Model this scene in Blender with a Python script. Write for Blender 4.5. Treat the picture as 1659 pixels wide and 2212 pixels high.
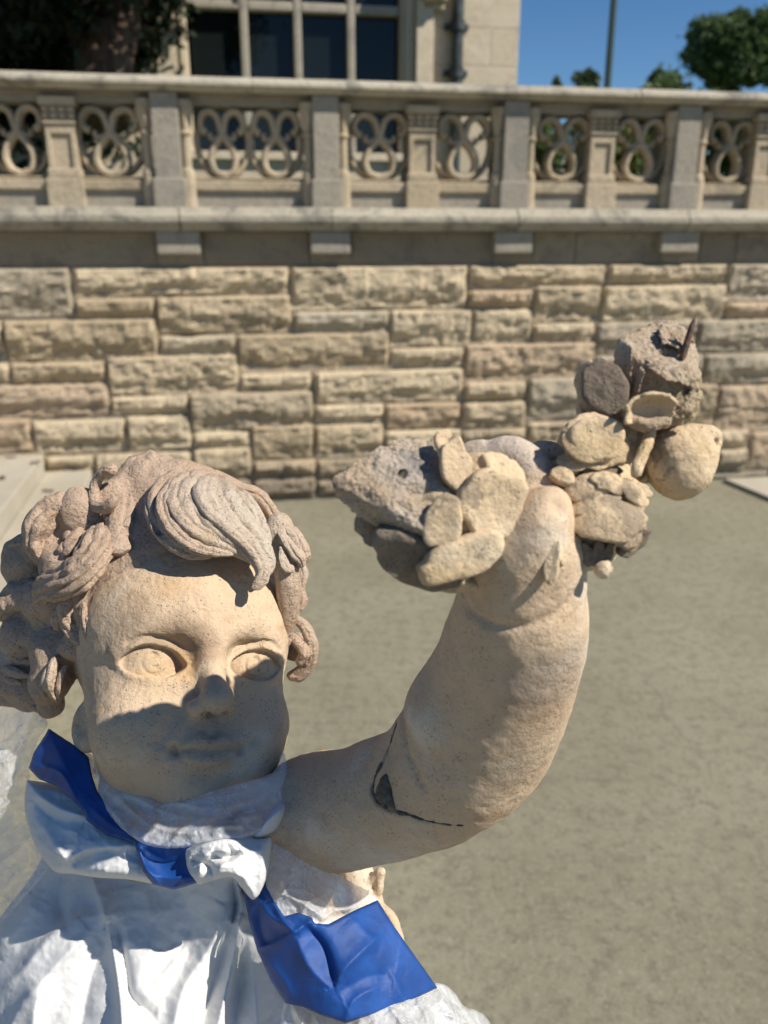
import bpy, bmesh, math, random
import numpy as np
from mathutils import Vector, Matrix, noise as mnoise
from mathutils.geometry import delaunay_2d_cdt

for o in list(bpy.data.objects):
    bpy.data.objects.remove(o)
SC = bpy.context.scene
COL = SC.collection
rad = math.radians

# ------------------------------------------------------------------ camera
CAM_Z, PITCH, FPX, PCX, PCY = 1.60, rad(18.5), 1790.0, 829.5, 1106.0
camd = bpy.data.cameras.new('camera')
cam = bpy.data.objects.new('camera', camd)
COL.objects.link(cam)
SC.camera = cam
cam.location = (0, 0, CAM_Z)
cam.rotation_euler = (rad(90) - PITCH, 0, 0)
camd.sensor_fit = 'VERTICAL'
camd.sensor_height = 36.0
camd.sensor_width = 27.0
camd.lens = 36.0 * FPX / 2212.0
camd.clip_start = 0.02
camd.clip_end = 3000
camd.dof.use_dof = True
camd.dof.focus_distance = 0.535
camd.dof.aperture_fstop = 8.0

# ------------------------------------------------------------------ light
SUN_AZ, SUN_EL = rad(67), rad(45.2)          # azimuth to the right of straight behind the camera
SD = np.array([math.sin(SUN_AZ) * math.cos(SUN_EL), -math.cos(SUN_AZ) * math.cos(SUN_EL), math.sin(SUN_EL)])
world = bpy.data.worlds.new('World')
SC.world = world
world.use_nodes = True
wn = world.node_tree
wn.nodes.clear()
sky = wn.nodes.new('ShaderNodeTexSky')
sky.sky_type = 'NISHITA'
sky.sun_disc = False
sky.sun_elevation = SUN_EL
sky.sun_rotation = math.atan2(SD[0], SD[1])
sky.altitude = 1500
sky.air_density = 1.0
sky.dust_density = 0.0
sky.ozone_density = 4.0
bg = wn.nodes.new('ShaderNodeBackground')
bg.inputs['Strength'].default_value = 0.075
wo = wn.nodes.new('ShaderNodeOutputWorld')
hs = wn.nodes.new('ShaderNodeHueSaturation')
hs.inputs['Saturation'].default_value = 1.18
wn.links.new(sky.outputs[0], hs.inputs['Color'])
wn.links.new(hs.outputs[0], bg.inputs[0])
wn.links.new(bg.outputs[0], wo.inputs[0])
sund = bpy.data.lights.new('sun', 'SUN')
sund.energy = 5.0
sund.angle = rad(0.53)
sund.color = (1.0, 0.93, 0.82)
sun = bpy.data.objects.new('sun', sund)
COL.objects.link(sun)
sun.rotation_euler = Vector(SD).to_track_quat('Z', 'Y').to_euler()
sun.location = (4, -4, 8)

SC.view_settings.view_transform = 'Standard'
SC.view_settings.look = 'None'
SC.view_settings.exposure = 0.36
SC.view_settings.gamma = 1.0
SC.view_settings.use_curve_mapping = False
SC.render.engine = 'CYCLES'
SC.cycles.use_denoising = True
SC.cycles.max_bounces = 8
SC.cycles.transparent_max_bounces = 16
SC.cycles.caustics_reflective = False
SC.cycles.caustics_refractive = False

# ------------------------------------------------------------------ helpers
CR = np.array([[1, 0, 0], [0, math.sin(PITCH), math.cos(PITCH)], [0, math.cos(PITCH), -math.sin(PITCH)]]).T
# columns of VM: camera right, up and backward axes in the world
VM = np.array([[1, 0, 0], [0, math.sin(PITCH), -math.cos(PITCH)], [0, math.cos(PITCH), math.sin(PITCH)]])
CAMP = np.array([0, 0, CAM_Z])


def view_to_world(v):
    return np.asarray(v, float) @ VM.T + CAMP


def world_to_view(w):
    return (np.asarray(w, float) - CAMP) @ VM


def at(px, py, d):
    """the point d metres deep on the sight line through (px, py) of the 1659 x 2212 picture"""
    px, py, d = np.broadcast_arrays(np.asarray(px, float), np.asarray(py, float), np.asarray(d, float))
    return view_to_world(np.stack([(px - PCX) / FPX * d, -(py - PCY) / FPX * d, -d], -1))


def ray(px, py):
    v = np.array([(px - PCX) / FPX, -(py - PCY) / FPX, -1.0]) @ VM.T
    return v


def ground_at(px, py, z=0.0):
    r = ray(px, py)
    t = (z - CAM_Z) / r[2]
    return CAMP + r * t


def mesh_from(name, verts, faces, mat=None, parent=None, smooth=True, tris=None):
    me = bpy.data.meshes.new(name)
    me.from_pydata(np.asarray(verts, float).tolist(), [], faces if isinstance(faces, list) else np.asarray(faces).tolist())
    if smooth:
        me.polygons.foreach_set('use_smooth', [True] * len(me.polygons))
    me.update()
    o = bpy.data.objects.new(name, me)
    COL.objects.link(o)
    if mat:
        me.materials.append(mat)
    if parent is not None:
        o.parent = parent
    return o


def from_bm(name, bm, mat=None, parent=None, smooth=False):
    me = bpy.data.meshes.new(name)
    bmesh.ops.recalc_face_normals(bm, faces=bm.faces)
    bm.to_mesh(me)
    bm.free()
    if smooth:
        me.polygons.foreach_set('use_smooth', [True] * len(me.polygons))
    o = bpy.data.objects.new(name, me)
    COL.objects.link(o)
    if mat:
        me.materials.append(mat)
    if parent is not None:
        o.parent = parent
    return o


def tag(o, label=None, cat=None, group=None, kind=None):
    if label:
        o['label'] = label
    if cat:
        o['category'] = cat
    if group:
        o['group'] = group
    if kind:
        o['kind'] = kind
    return o


def thing(name, label, cat, group=None, loc=(0, 0, 0)):
    """an Empty; children keep world coordinates through the parent inverse"""
    o = bpy.data.objects.new(name, None)
    COL.objects.link(o)
    o.empty_display_size = 0.05
    return tag(o, label, cat, group)


def spline(P, n):
    """Catmull-Rom through the rows of P, n samples"""
    P = np.asarray(P, float)
    if len(P) == 2:
        t = np.linspace(0, 1, n)[:, None]
        return P[0] * (1 - t) + P[1] * t
    Q = np.vstack([2 * P[0] - P[1], P, 2 * P[-1] - P[-2]])
    t = np.linspace(0, len(P) - 1 - 1e-9, n)
    i = t.astype(int)
    u = (t - i)[:, None]
    a, b, c, d = Q[i], Q[i + 1], Q[i + 2], Q[i + 3]
    return 0.5 * (2 * b + (c - a) * u + (2 * a - 5 * b + 4 * c - d) * u ** 2 + (3 * b - a - 3 * c + d) * u ** 3)


def vnoise(p, scale, seed=0, octaves=3):
    """cheap vectorised value noise in [-1, 1]"""
    p = np.asarray(p, float) * scale + seed * 17.31
    out = np.zeros(p.shape[:-1])
    amp, tot = 1.0, 0.0
    for _ in range(octaves):
        i = np.floor(p).astype(np.int64)
        f = p - i
        f = f * f * (3 - 2 * f)

        def h(dx, dy, dz):
            n = (i[..., 0] + dx) * 374761393 + (i[..., 1] + dy) * 668265263 + (i[..., 2] + dz) * 2147483647
            n = (n ^ (n >> 13)) * 1274126177
            n = n ^ (n >> 16)
            return (n & 0xFFFF) / 32767.5 - 1.0
        x, y, z = f[..., 0], f[..., 1], f[..., 2]
        c00 = h(0, 0, 0) * (1 - x) + h(1, 0, 0) * x
        c10 = h(0, 1, 0) * (1 - x) + h(1, 1, 0) * x
        c01 = h(0, 0, 1) * (1 - x) + h(1, 0, 1) * x
        c11 = h(0, 1, 1) * (1 - x) + h(1, 1, 1) * x
        out += amp * ((c00 * (1 - y) + c10 * y) * (1 - z) + (c01 * (1 - y) + c11 * y) * z)
        tot += amp
        amp *= 0.5
        p = p * 2.03 + 5.7
    return out / tot


class Field:
    """signed distance field on a grid, with smooth union and cut, meshed by surface nets"""

    def __init__(self, lo, hi, h):
        self.lo = np.asarray(lo, float)
        self.h = h
        self.n = np.ceil((np.asarray(hi, float) - self.lo) / h).astype(int) + 1
        self.F = np.full(self.n, 9.0, np.float32)
        self.ax = [(self.lo[k] + h * np.arange(self.n[k])).astype(np.float32) for k in range(3)]

    def box(self, lo, hi):
        a = np.maximum(np.floor((np.asarray(lo) - self.lo) / self.h).astype(int), 0)
        b = np.minimum(np.ceil((np.asarray(hi) - self.lo) / self.h).astype(int) + 1, self.n)
        b = np.maximum(b, a)
        s = tuple(slice(a[k], b[k]) for k in range(3))
        return s, (self.ax[0][s[0]][:, None, None], self.ax[1][s[1]][None, :, None], self.ax[2][s[2]][None, None, :])

    def put(self, lo, hi, fn, k=0.3, mode='add'):
        s, (X, Y, Z) = self.box(lo, hi)
        if min(self.F[s].shape) == 0:
            return
        d = fn(X, Y, Z).astype(np.float32)
        A = self.F[s]
        if mode == 'add':
            hh = np.clip(0.5 + 0.5 * (A - d) / k, 0, 1)
            self.F[s] = A * (1 - hh) + d * hh - k * hh * (1 - hh)
        elif mode == 'cut':
            d = -d
            hh = np.clip(0.5 - 0.5 * (A - d) / k, 0, 1)
            self.F[s] = A * (1 - hh) + d * hh + k * hh * (1 - hh)
        elif mode == 'disp':
            self.F[s] = A + d

    def ell(self, c, r, k=0.5, mode='add', rot=None):
        c = np.asarray(c, float)
        r = np.asarray(r, float) * np.ones(3)
        m = (r.max() if rot is not None else r) + 2.5 * k + 0.5
        Rm = np.eye(3) if rot is None else np.asarray(rot)

        def fn(X, Y, Z):
            x, y, z = X - c[0], Y - c[1], Z - c[2]
            u = (Rm[0, 0] * x + Rm[1, 0] * y + Rm[2, 0] * z) / r[0]
            v = (Rm[0, 1] * x + Rm[1, 1] * y + Rm[2, 1] * z) / r[1]
            w = (Rm[0, 2] * x + Rm[1, 2] * y + Rm[2, 2] * z) / r[2]
            q = np.sqrt(u * u + v * v + w * w)
            g = np.sqrt((u / r[0]) ** 2 + (v / r[1]) ** 2 + (w / r[2]) ** 2) + 1e-6
            return q * (q - 1.0) / g
        self.put(c - m, c + m, fn, k, mode)

    def cap(self, a, b, ra, rb=None, k=0.3, mode='add', depth=None):
        a, b = np.asarray(a, float), np.asarray(b, float)
        rb = ra if rb is None else rb
        m = max(ra, rb) + 2.5 * k + 0.4
        lo, hi = np.minimum(a, b) - m, np.maximum(a, b) + m
        ab = b - a
        L2 = (ab ** 2).sum() + 1e-9

        def fn(X, Y, Z):
            t = np.clip(((X - a[0]) * ab[0] + (Y - a[1]) * ab[1] + (Z - a[2]) * ab[2]) / L2, 0, 1)
            dx, dy, dz = X - a[0] - t * ab[0], Y - a[1] - t * ab[1], Z - a[2] - t * ab[2]
            return np.sqrt(dx * dx + dy * dy + dz * dz) - (ra + (rb - ra) * t)
        self.put(lo, hi, fn, k, mode)

    def chain(self, P, R, k=0.3, mode='add', n=None):
        P = np.asarray(P, float)
        R = np.asarray(R, float) * np.ones(len(P))
        if n:
            Q = spline(np.column_stack([P, R]), n)
            P, R = Q[:, :3], Q[:, 3]
        m = R.max() + 2.5 * k + 0.4
        lo, hi = P.min(0) - m, P.max(0) + m

        def fn(X, Y, Z):
            best = None
            for i in range(len(P) - 1):
                a, ab = P[i], P[i + 1] - P[i]
                L2 = (ab ** 2).sum() + 1e-9
                t = np.clip(((X - a[0]) * ab[0] + (Y - a[1]) * ab[1] + (Z - a[2]) * ab[2]) / L2, 0, 1)
                dx, dy, dz = X - a[0] - t * ab[0], Y - a[1] - t * ab[1], Z - a[2] - t * ab[2]
                d = np.sqrt(dx * dx + dy * dy + dz * dz) - (R[i] + (R[i + 1] - R[i]) * t)
                best = d if best is None else np.minimum(best, d)
            return best
        self.put(lo, hi, fn, k, mode)

    def noise(self, amp, scale, seed=0, octaves=3, band=0.8):
        idx = np.argwhere(np.abs(self.F) < band)
        p = self.lo + idx * self.h
        self.F[tuple(idx.T)] += (amp * vnoise(p, scale, seed, octaves)).astype(np.float32)

    def smooth(self, n=1):
        for _ in range(n):
            for a in range(3):
                F = self.F
                G = F.copy()
                s0, s1, s2 = [slice(None)] * 3, [slice(None)] * 3, [slice(None)] * 3
                s0[a], s1[a], s2[a] = slice(0, -2), slice(1, -1), slice(2, None)
                G[tuple(s1)] = .25 * F[tuple(s0)] + .5 * F[tuple(s1)] + .25 * F[tuple(s2)]
                self.F = G

    def mesh(self):
        F = self.F
        S = F < 0
        n = S.shape
        cnt = np.zeros([k - 1 for k in n], np.int8)
        for dx in (0, 1):
            for dy in (0, 1):
                for dz in (0, 1):
                    cnt += S[dx:n[0] - 1 + dx, dy:n[1] - 1 + dy, dz:n[2] - 1 + dz]
        idx = np.argwhere((cnt > 0) & (cnt < 8))
        ids = np.full(cnt.shape, -1, np.int32)
        ids[tuple(idx.T)] = np.arange(len(idx))
        cor = np.array([[(c >> 2) & 1, (c >> 1) & 1, c & 1] for c in range(8)])
        V = np.stack([F[idx[:, 0] + c[0], idx[:, 1] + c[1], idx[:, 2] + c[2]] for c in cor], 1).astype(float)
        acc = np.zeros((len(idx), 3))
        num = np.zeros(len(idx))
        for a in range(8):
            for bit in (1, 2, 4):
                b = a | bit
                if a & bit:
                    continue
                m = (V[:, a] < 0) != (V[:, b] < 0)
                t = np.where(m, V[:, a] / np.where(m, V[:, a] - V[:, b], 1), 0)
                acc += np.where(m[:, None], cor[a] + t[:, None] * (cor[b] - cor[a]), 0)
                num += m
        P = self.lo + self.h * (idx + acc / num[:, None])
        quads = []
        for ax in range(3):
            o1, o2 = [(1, 2), (2, 0), (0, 1)][ax]
            sl0 = [slice(None)] * 3
            sl1 = [slice(None)] * 3
            sl0[ax] = slice(0, n[ax] - 1)
            sl1[ax] = slice(1, n[ax])
            A, B = S[tuple(sl0)], S[tuple(sl1)]
            e = np.argwhere(A != B)
            e = e[(e[:, o1] > 0) & (e[:, o2] > 0) & (e[:, o1] < n[o1] - 1) & (e[:, o2] < n[o2] - 1)]
            flip = A[tuple(e.T)]
            d1 = np.zeros(3, int)
            d1[o1] = 1
            d2 = np.zeros(3, int)
            d2[o2] = 1
            q = np.stack([ids[tuple((e - d1 - d2).T)], ids[tuple((e - d2).T)], ids[tuple(e.T)], ids[tuple((e - d1).T)]], 1)
            q[~flip] = q[~flip][:, ::-1]
            quads.append(q)
        return P, np.vstack(quads)

# ------------------------------------------------------------------ materials
class NT:
    def __init__(self, name):
        self.m = bpy.data.materials.new(name)
        self.m.use_nodes = True
        self.t = self.m.node_tree
        self.t.nodes.clear()
        self.out = self.t.nodes.new('ShaderNodeOutputMaterial')
        self.co = self.t.nodes.new('ShaderNodeTexCoord').outputs['Object']

    def n(self, typ, ins=(), **kw):
        nd = self.t.nodes.new(typ)
        for k, v in kw.items():
            setattr(nd, k, v)
        for k, v in (ins.items() if isinstance(ins, dict) else enumerate(ins)):
            if v is None:
                continue
            if isinstance(v, bpy.types.NodeSocket):
                self.t.links.new(v, nd.inputs[k])
            else:
                nd.inputs[k].default_value = v
        return nd

    def math(self, op, a, b=0.5, c=None, clamp=False):
        nd = self.n('ShaderNodeMath', [a, b, c], operation=op)
        nd.use_clamp = clamp
        return nd.outputs[0]

    def scaled(self, s):
        return self.n('ShaderNodeVectorMath', {0: self.co, 1: s if isinstance(s, tuple) else (s, s, s)}, operation='MULTIPLY').outputs[0]

    def noise(self, scale, detail=4, rough=0.55, vec=None, dist=0.0):
        return self.n('ShaderNodeTexNoise', {'Vector': vec or self.co, 'Scale': scale, 'Detail': detail, 'Roughness': rough, 'Distortion': dist}).outputs[0]

    def vor(self, scale, feature='F1', vec=None, rnd=1.0):
        return self.n('ShaderNodeTexVoronoi', {'Vector': vec or self.co, 'Scale': scale, 'Randomness': rnd}, feature=feature).outputs['Distance']

    def ramp(self, fac, a, b, c0=0.0, c1=1.0):
        nd = self.n('ShaderNodeMapRange', {0: fac, 1: a, 2: b, 3: c0, 4: c1})
        nd.interpolation_type = 'SMOOTHSTEP'
        return nd.outputs[0]

    def mix(self, fac, a, b, mode='MIX'):
        nd = self.t.nodes.new('ShaderNodeMix')
        nd.data_type = 'RGBA'
        nd.blend_type = mode
        for s, v in ((nd.inputs[0], fac), (nd.inputs[6], a), (nd.inputs[7], b)):
            if isinstance(v, bpy.types.NodeSocket):
                self.t.links.new(v, s)
            elif isinstance(v, (tuple, list)):
                s.default_value = (*v[:3], 1)
            else:
                s.default_value = v
        return nd.outputs[2]

    def bump(self, h, strength, dist, prev=None):
        return self.n('ShaderNodeBump', {'Height': h, 'Strength': strength, 'Distance': dist, 'Normal': prev}).outputs[0]

    def spot(self, c, r, soft=0.5, warp=None):
        """mask around a world point: a stain with a shape of its own"""
        v = self.co
        if warp is not None:
            v = self.n('ShaderNodeVectorMath', {0: self.co, 1: warp}, operation='ADD').outputs[0]
        d = self.n('ShaderNodeVectorMath', {0: v, 1: tuple(c)}, operation='DISTANCE').outputs['Value']
        return self.ramp(d, r * (1 - soft), r * (1 + soft), 1.0, 0.0)

    def bsdf(self, col, rough=0.9, normal=None, **kw):
        ins = {'Base Color': (*col, 1) if isinstance(col, tuple) else col, 'Roughness': rough, 'Normal': normal}
        ins.update(kw)
        b = self.n('ShaderNodeBsdfPrincipled', ins)
        self.t.links.new(b.outputs[0], self.out.inputs[0])
        return b

    def warp(self, scale, amp):
        c = self.n('ShaderNodeTexNoise', {'Vector': self.co, 'Scale': scale, 'Detail': 3.0}).outputs[1]
        s = self.n('ShaderNodeVectorMath', {0: c, 1: (.5, .5, .5)}, operation='SUBTRACT').outputs[0]
        return self.n('ShaderNodeVectorMath', {0: s, 1: (amp, amp, amp)}, operation='MULTIPLY').outputs[0]


def terracotta(name, base, pale, dirt, orange=(.46, .28, .14), pits=1.0, patches=0.0, grain=1.0, spots=(), pale_amt=0.5):
    t = NT(name)
    big = t.noise(18, 4, .6)
    col = t.mix(t.ramp(big, .62 - .25 * pale_amt, .80 - .2 * pale_amt), base, pale)
    mid = t.noise(70, 5, .6)
    col = t.mix(t.math('MULTIPLY', t.ramp(mid, .42, .72), .42), col, tuple(c * .78 for c in base))
    on = t.noise(26, 4, .6, vec=t.scaled((1.0, 1.0, 1.6)))
    col = t.mix(t.math('MULTIPLY', t.ramp(on, .56, .74), .45), col, orange)
    w = t.warp(60, .02)
    for c, r, colr, amt, soft in spots:
        col = t.mix(t.math('MULTIPLY', t.spot(c, r, soft, w), amt), col, colr)
    if patches:
        pn = t.noise(34, 5, .66, dist=.5)
        col = t.mix(t.math('MULTIPLY', t.ramp(pn, .55, .64), patches), col, (.10, .09, .08))
    wv = t.n('ShaderNodeVectorMath', {0: t.co, 1: t.warp(900, .0012)}, operation='ADD').outputs[0]
    cl = t.noise(95, 4, .65)
    pit = t.math('MULTIPLY', t.ramp(t.vor(380, vec=wv), .12, .24, 1, 0), t.ramp(cl, .50, .62))
    sp = t.math('MULTIPLY', t.ramp(t.noise(620, 3, .65), .56, .66), t.ramp(t.noise(60, 4, .65), .38, .60))
    dk = t.math('MAXIMUM', t.math('MULTIPLY', pit, .55 * pits), t.math('MULTIPLY', sp, .45 * pits), clamp=True)
    col = t.mix(dk, col, dirt)
    h = t.math('MULTIPLY_ADD', t.noise(420, 6, .68), 1.0, t.math('MULTIPLY', pit, -1.1))
    nrm = t.bump(h, .8 * grain, .0018)
    nrm = t.bump(t.noise(1500, 4, .6), .5 * grain, .0005, nrm)
    nrm = t.bump(t.noise(130, 4, .6), .5 * grain, .005, nrm)
    t.bsdf(col, .93, nrm, **{'Specular IOR Level': .25})
    return t.m

# ------------------------------------------------------------------ place: wall frame
WA = rad(9.5)
EU = np.array([math.cos(WA), math.sin(WA), 0])
EN = np.array([math.sin(WA), -math.cos(WA), 0])
EZ = np.array([0, 0, 1.0])
WO = ground_at(690, 1076)


def W(u, z, o=0.0):
    u, z, o = np.broadcast_arrays(np.asarray(u, float), np.asarray(z, float), np.asarray(o, float))
    return WO + u[..., None] * EU + z[..., None] * EZ + o[..., None] * EN


def uz(px, py, o=0.0):
    """wall coordinates (along, height) of what is seen at (px, py) on the plane o metres proud of the wall"""
    r = ray(px, py)
    t = ((WO + o * EN - CAMP) @ EN) / (r @ EN)
    p = CAMP + r * t - WO
    return p @ EU, p[2]


def wbox(bm, u0, u1, z0, z1, o0, o1, bev=0.0):
    P = [W(u, z, o) for o in (o0, o1) for z in (z0, z1) for u in (u0, u1)]
    v = [bm.verts.new(p) for p in P]
    fs = [(0, 1, 3, 2), (4, 6, 7, 5), (0, 4, 5, 1), (2, 3, 7, 6), (0, 2, 6, 4), (1, 5, 7, 3)]
    faces = [bm.faces.new([v[i] for i in f]) for f in fs]
    if bev:
        es = list({e for f in faces for e in f.edges})
        bmesh.ops.bevel(bm, geom=es, offset=bev, segments=2, affect='EDGES', profile=.6)


def box_obj(name, parent, mat, *a, bev=0.006):
    bm = bmesh.new()
    wbox(bm, *a, bev=bev)
    return from_bm(name, bm, mat, parent)


def stone_like(name, cols, stain, scale=1.0, rough_bump=1.0, stain_amt=.6, rnd=.6, grey=None):
    t = NT(name)
    oi = t.n('ShaderNodeObjectInfo').outputs['Random']
    big = t.noise(2.2 * scale, 5, .6)
    sel = t.math('ADD', t.math('MULTIPLY', oi, rnd), t.math('MULTIPLY', big, 1 - rnd))
    col = t.mix(t.ramp(sel, .30, .62), cols[0], cols[1])
    if grey:
        col = t.mix(t.ramp(t.math('FRACT', t.math('MULTIPLY', oi, 7.31)), .78, .9, 0, .6), col, grey)
        col = t.mix(t.ramp(t.math('FRACT', t.math('MULTIPLY', oi, 13.7)), .72, .86, 0, .65), col, (.50, .365, .25))
        gz = t.n('ShaderNodeSeparateXYZ', {0: t.co}).outputs[2]
        gz = t.math('ADD', gz, t.math('MULTIPLY', t.noise(3.5, 4, .6), -.35))
        col = t.mix(t.ramp(gz, -.12, .16, .62, 0), col, (.13, .125, .105))
    col = t.mix(t.math('MULTIPLY', t.ramp(t.noise(6 * scale, 5, .65, vec=t.scaled((1, 1, 2.4))), .48, .68), .55), col, cols[2])
    st = t.math('MULTIPLY', t.ramp(t.noise(3.4 * scale, 6, .68, dist=.5), .50, .66), stain_amt)
    col = t.mix(st, col, stain)
    st2 = t.math('MULTIPLY', t.ramp(t.noise(26 * scale, 4, .6), .52, .72), .35 * stain_amt + .1)
    col = t.mix(st2, col, tuple(c * .55 for c in stain))
    n = t.bump(t.noise(34 * scale, 6, .68), .6 * rough_bump, .03)
    n = t.bump(t.noise(150 * scale, 4, .6), .4 * rough_bump, .006, n)
    t.bsdf(col, .9, n, **{'Specular IOR Level': .2})
    return t.m


M_STONE = stone_like('quarry faced stone', ((.50, .40, .265), (.66, .545, .375), (.46, .38, .27)), (.25, .215, .165), 1.0, 1.5, .5, .6, (.44, .40, .325))
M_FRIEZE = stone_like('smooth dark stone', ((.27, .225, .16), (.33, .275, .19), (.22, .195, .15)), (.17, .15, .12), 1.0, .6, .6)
M_COPING = stone_like('weathered coping stone', ((.37, .335, .265), (.44, .40, .315), (.28, .26, .215)), (.14, .135, .12), 1.3, .7, .75, .3)
M_CARVED = stone_like('carved limestone', ((.42, .345, .235), (.47, .39, .28), (.35, .30, .215)), (.20, .175, .135), 1.2, .6, .55, .4)
M_POST = stone_like('grey weathered limestone', ((.315, .285, .235), (.345, .31, .25), (.26, .24, .205)), (.21, .20, .175), 1.2, .6, .6, .4)
M_MORTAR = stone_like('recessed mortar', ((.30, .25, .185), (.35, .295, .22), (.25, .21, .16)), (.10, .09, .075), 2, .8, .6)
M_FACADE = stone_like('ashlar facade', ((.55, .465, .345), (.61, .52, .395), (.50, .42, .31)), (.42, .35, .25), .6, .4, .35, .5)

# --- ground
t = NT('exposed aggregate concrete')
g1 = t.noise(1.1, 6, .62)
col = t.mix(t.ramp(g1, .35, .68), (.215, .20, .138), (.275, .258, .185))
col = t.mix(t.math('MULTIPLY', t.ramp(t.noise(20, 6, .75), .47, .62), .5), col, (.125, .118, .088))
col = t.mix(t.math('MULTIPLY', t.ramp(t.noise(55, 5, .72), .52, .64), .55), col, (.31, .29, .225))
col = t.mix(t.math('MULTIPLY', t.ramp(t.noise(46, 4, .7, vec=t.scaled((1.0, 1.0, 1.0)), dist=.8), .56, .66), .55), col, (.115, .108, .08))
col = t.mix(t.math('MULTIPLY', t.ramp(t.noise(240, 3, .65), .55, .68), .5), col, (.13, .115, .09))
col = t.mix(t.math('MULTIPLY', t.ramp(t.noise(300, 3, .65), .60, .70), .5), col, (.40, .375, .31))
# slab joint and a wandering crack, both thin and dark
a0, a1 = ground_at(660, 1400), ground_at(1659, 1378)
dj = (a1 - a0)[:2]
dj = dj / np.linalg.norm(dj)
nj = np.array([-dj[1], dj[0], 0])


def line_mask(p, n, wobble, w):
    d = t.n('ShaderNodeVectorMath', {0: t.co, 1: tuple(n)}, operation='DOT_PRODUCT').outputs['Value']
    d = t.math('SUBTRACT', d, float(p @ n))
    d = t.math('ADD', d, t.math('MULTIPLY', t.math('SUBTRACT', t.noise(5, 4, .6), .5), wobble))
    return t.ramp(t.math('ABSOLUTE', d), w * .3, w, 1, 0)


col = t.mix(t.math('MULTIPLY', line_mask(a0, nj, .10, .008), .22), col, (.35, .33, .27))
c0, c1 = ground_at(1400, 1480), ground_at(1510, 1640)
dc = (c1 - c0)[:2]
dc = dc / np.linalg.norm(dc)
cm = t.math('MULTIPLY', line_mask(c0, np.array([-dc[1], dc[0], 0]), .12, .006), t.spot((c0 + c1) / 2, .35, .6))
col = t.mix(t.math('MULTIPLY', cm, .35), col, (.08, .075, .06))
n = t.bump(t.noise(60, 6, .7), .5, .01)
n = t.bump(t.noise(320, 4, .65), .5, .003, n)
t.bsdf(col, .92, n, **{'Specular IOR Level': .2})
S = 900
gv = [(-S, -S, 0), (S, -S, 0), (S, S, 0), (-S, S, 0)]
tag(mesh_from('ground', gv, [(0, 1, 2, 3)], t.m, smooth=False), kind='structure')

t = NT('pale paving')
col = t.mix(t.ramp(t.noise(2.5, 5, .6), .35, .65), (.37, .335, .265), (.43, .39, .315))
col = t.mix(t.math('MULTIPLY', t.ramp(t.noise(7, 4, .65, dist=.3), .66, .74), .7), col, (.16, .15, .11))
t.bsdf(col, .9, t.bump(t.noise(90, 5, .65), .3, .006))
M_PAVE = t.m


def prism(name, pts, z0, z1, mat, parent=None, bev=.008):
    bm = bmesh.new()
    lo = [bm.verts.new((p[0], p[1], z0)) for p in pts]
    hi = [bm.verts.new((p[0], p[1], z1)) for p in pts]
    n_ = len(pts)
    bm.faces.new(lo[::-1])
    bm.faces.new(hi)
    for i in range(n_):
        bm.faces.new((lo[i], lo[(i + 1) % n_], hi[(i + 1) % n_], hi[i]))
    if bev:
        bmesh.ops.bevel(bm, geom=list(bm.edges), offset=bev, segments=2, affect='EDGES', profile=.6)
    return from_bm(name, bm, mat, parent)


steps = thing('stone_steps', 'two pale stone steps against the foot of the wall at the left', 'steps')
zA, zB = .36, .255
pa, pb = ground_at(94, 981, zA), ground_at(0, 1106, zA)
pb = pa + (pb - pa) * 4.0
qa, qb = ground_at(203, 1007, zB), ground_at(175, 1080, zB)
qb = qa + (qb - qa) * 9
lft = -EU * 3.5
uA = (pa - WO) @ EU
wallA, wallB = W(uA, 0, .015), W((qa - WO) @ EU, 0, .015)
prism('step', [wallA, pb, pb + lft, wallA + lft], 0, zA, M_PAVE, steps)
nrmv = (pb - pa) / np.linalg.norm(pb - pa)
prism('step', [wallA + np.array([.004, 0, 0]), wallB, qb, pb + (qb - qa) * .05 + np.array([.004, 0, 0])], 0, zB, M_PAVE, steps)
ka, kb = ground_at(1563, 1033, .03), ground_at(1659, 1072, .03)
kd = (kb - ka) / np.linalg.norm(kb - ka)
t = NT('dry leaf')
t.bsdf((.10, .075, .035), .8)
for k, (px_, py_, z_) in enumerate(((25, 989, zA), (78, 1001, zA), (6, 1034, zA), (104, 1062, zB), (150, 1014, zB))):
    c_ = ground_at(px_, py_, z_) + np.array([0, 0, .006])
    r_ = np.random.default_rng(k)
    n_ = 9
    V = [c_ + np.array([0, 0, .004])] + [c_ + .022 * np.array([1.7 * math.cos(q) * math.cos(k) - .7 * math.sin(q) * math.sin(k), 1.7 * math.cos(q) * math.sin(k) + .7 * math.sin(q) * math.cos(k), .35 * r_.random()]) for q in np.linspace(0, 2 * math.pi, n_, endpoint=False)]
    tag(mesh_from('dry_leaf', V, [(0, 1 + j, 1 + (j + 1) % n_) for j in range(n_)], t.m), 'small dry brown leaf ' + ('against the wall at the left edge of the upper step', 'near the wall corner of the upper step', 'at the outer edge of the upper step', 'alone in the middle of the lower step', 'nearest the wall on the lower step')[k], 'leaf', 'dry leaves on the steps')
tag(prism('paving_slab', [ka, ka + kd * 1.5, ka + kd * 1.5 + EU * 3, ka + EU * 4], 0, .03, M_PAVE), 'pale flat concrete slab on the ground at the foot of the wall, far right', 'paving slab')

# --- the rock faced wall
LEDGE_O = .150
zL0 = uz(830, 499, LEDGE_O)[1]
zL1 = uz(830, 448, LEDGE_O)[1]
zF0 = uz(830, 464.5 + .52 * 206, .0)[1]
wall = thing('stone_wall', 'long wall of rough faced tan stone blocks below the balustrade', 'wall')
UA, UB = -4.6, 6.5
core = box_obj('wall_core', wall, M_MORTAR, UA, UB, 0.0, zL0 + .02, -.5, .000, bev=0)


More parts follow.
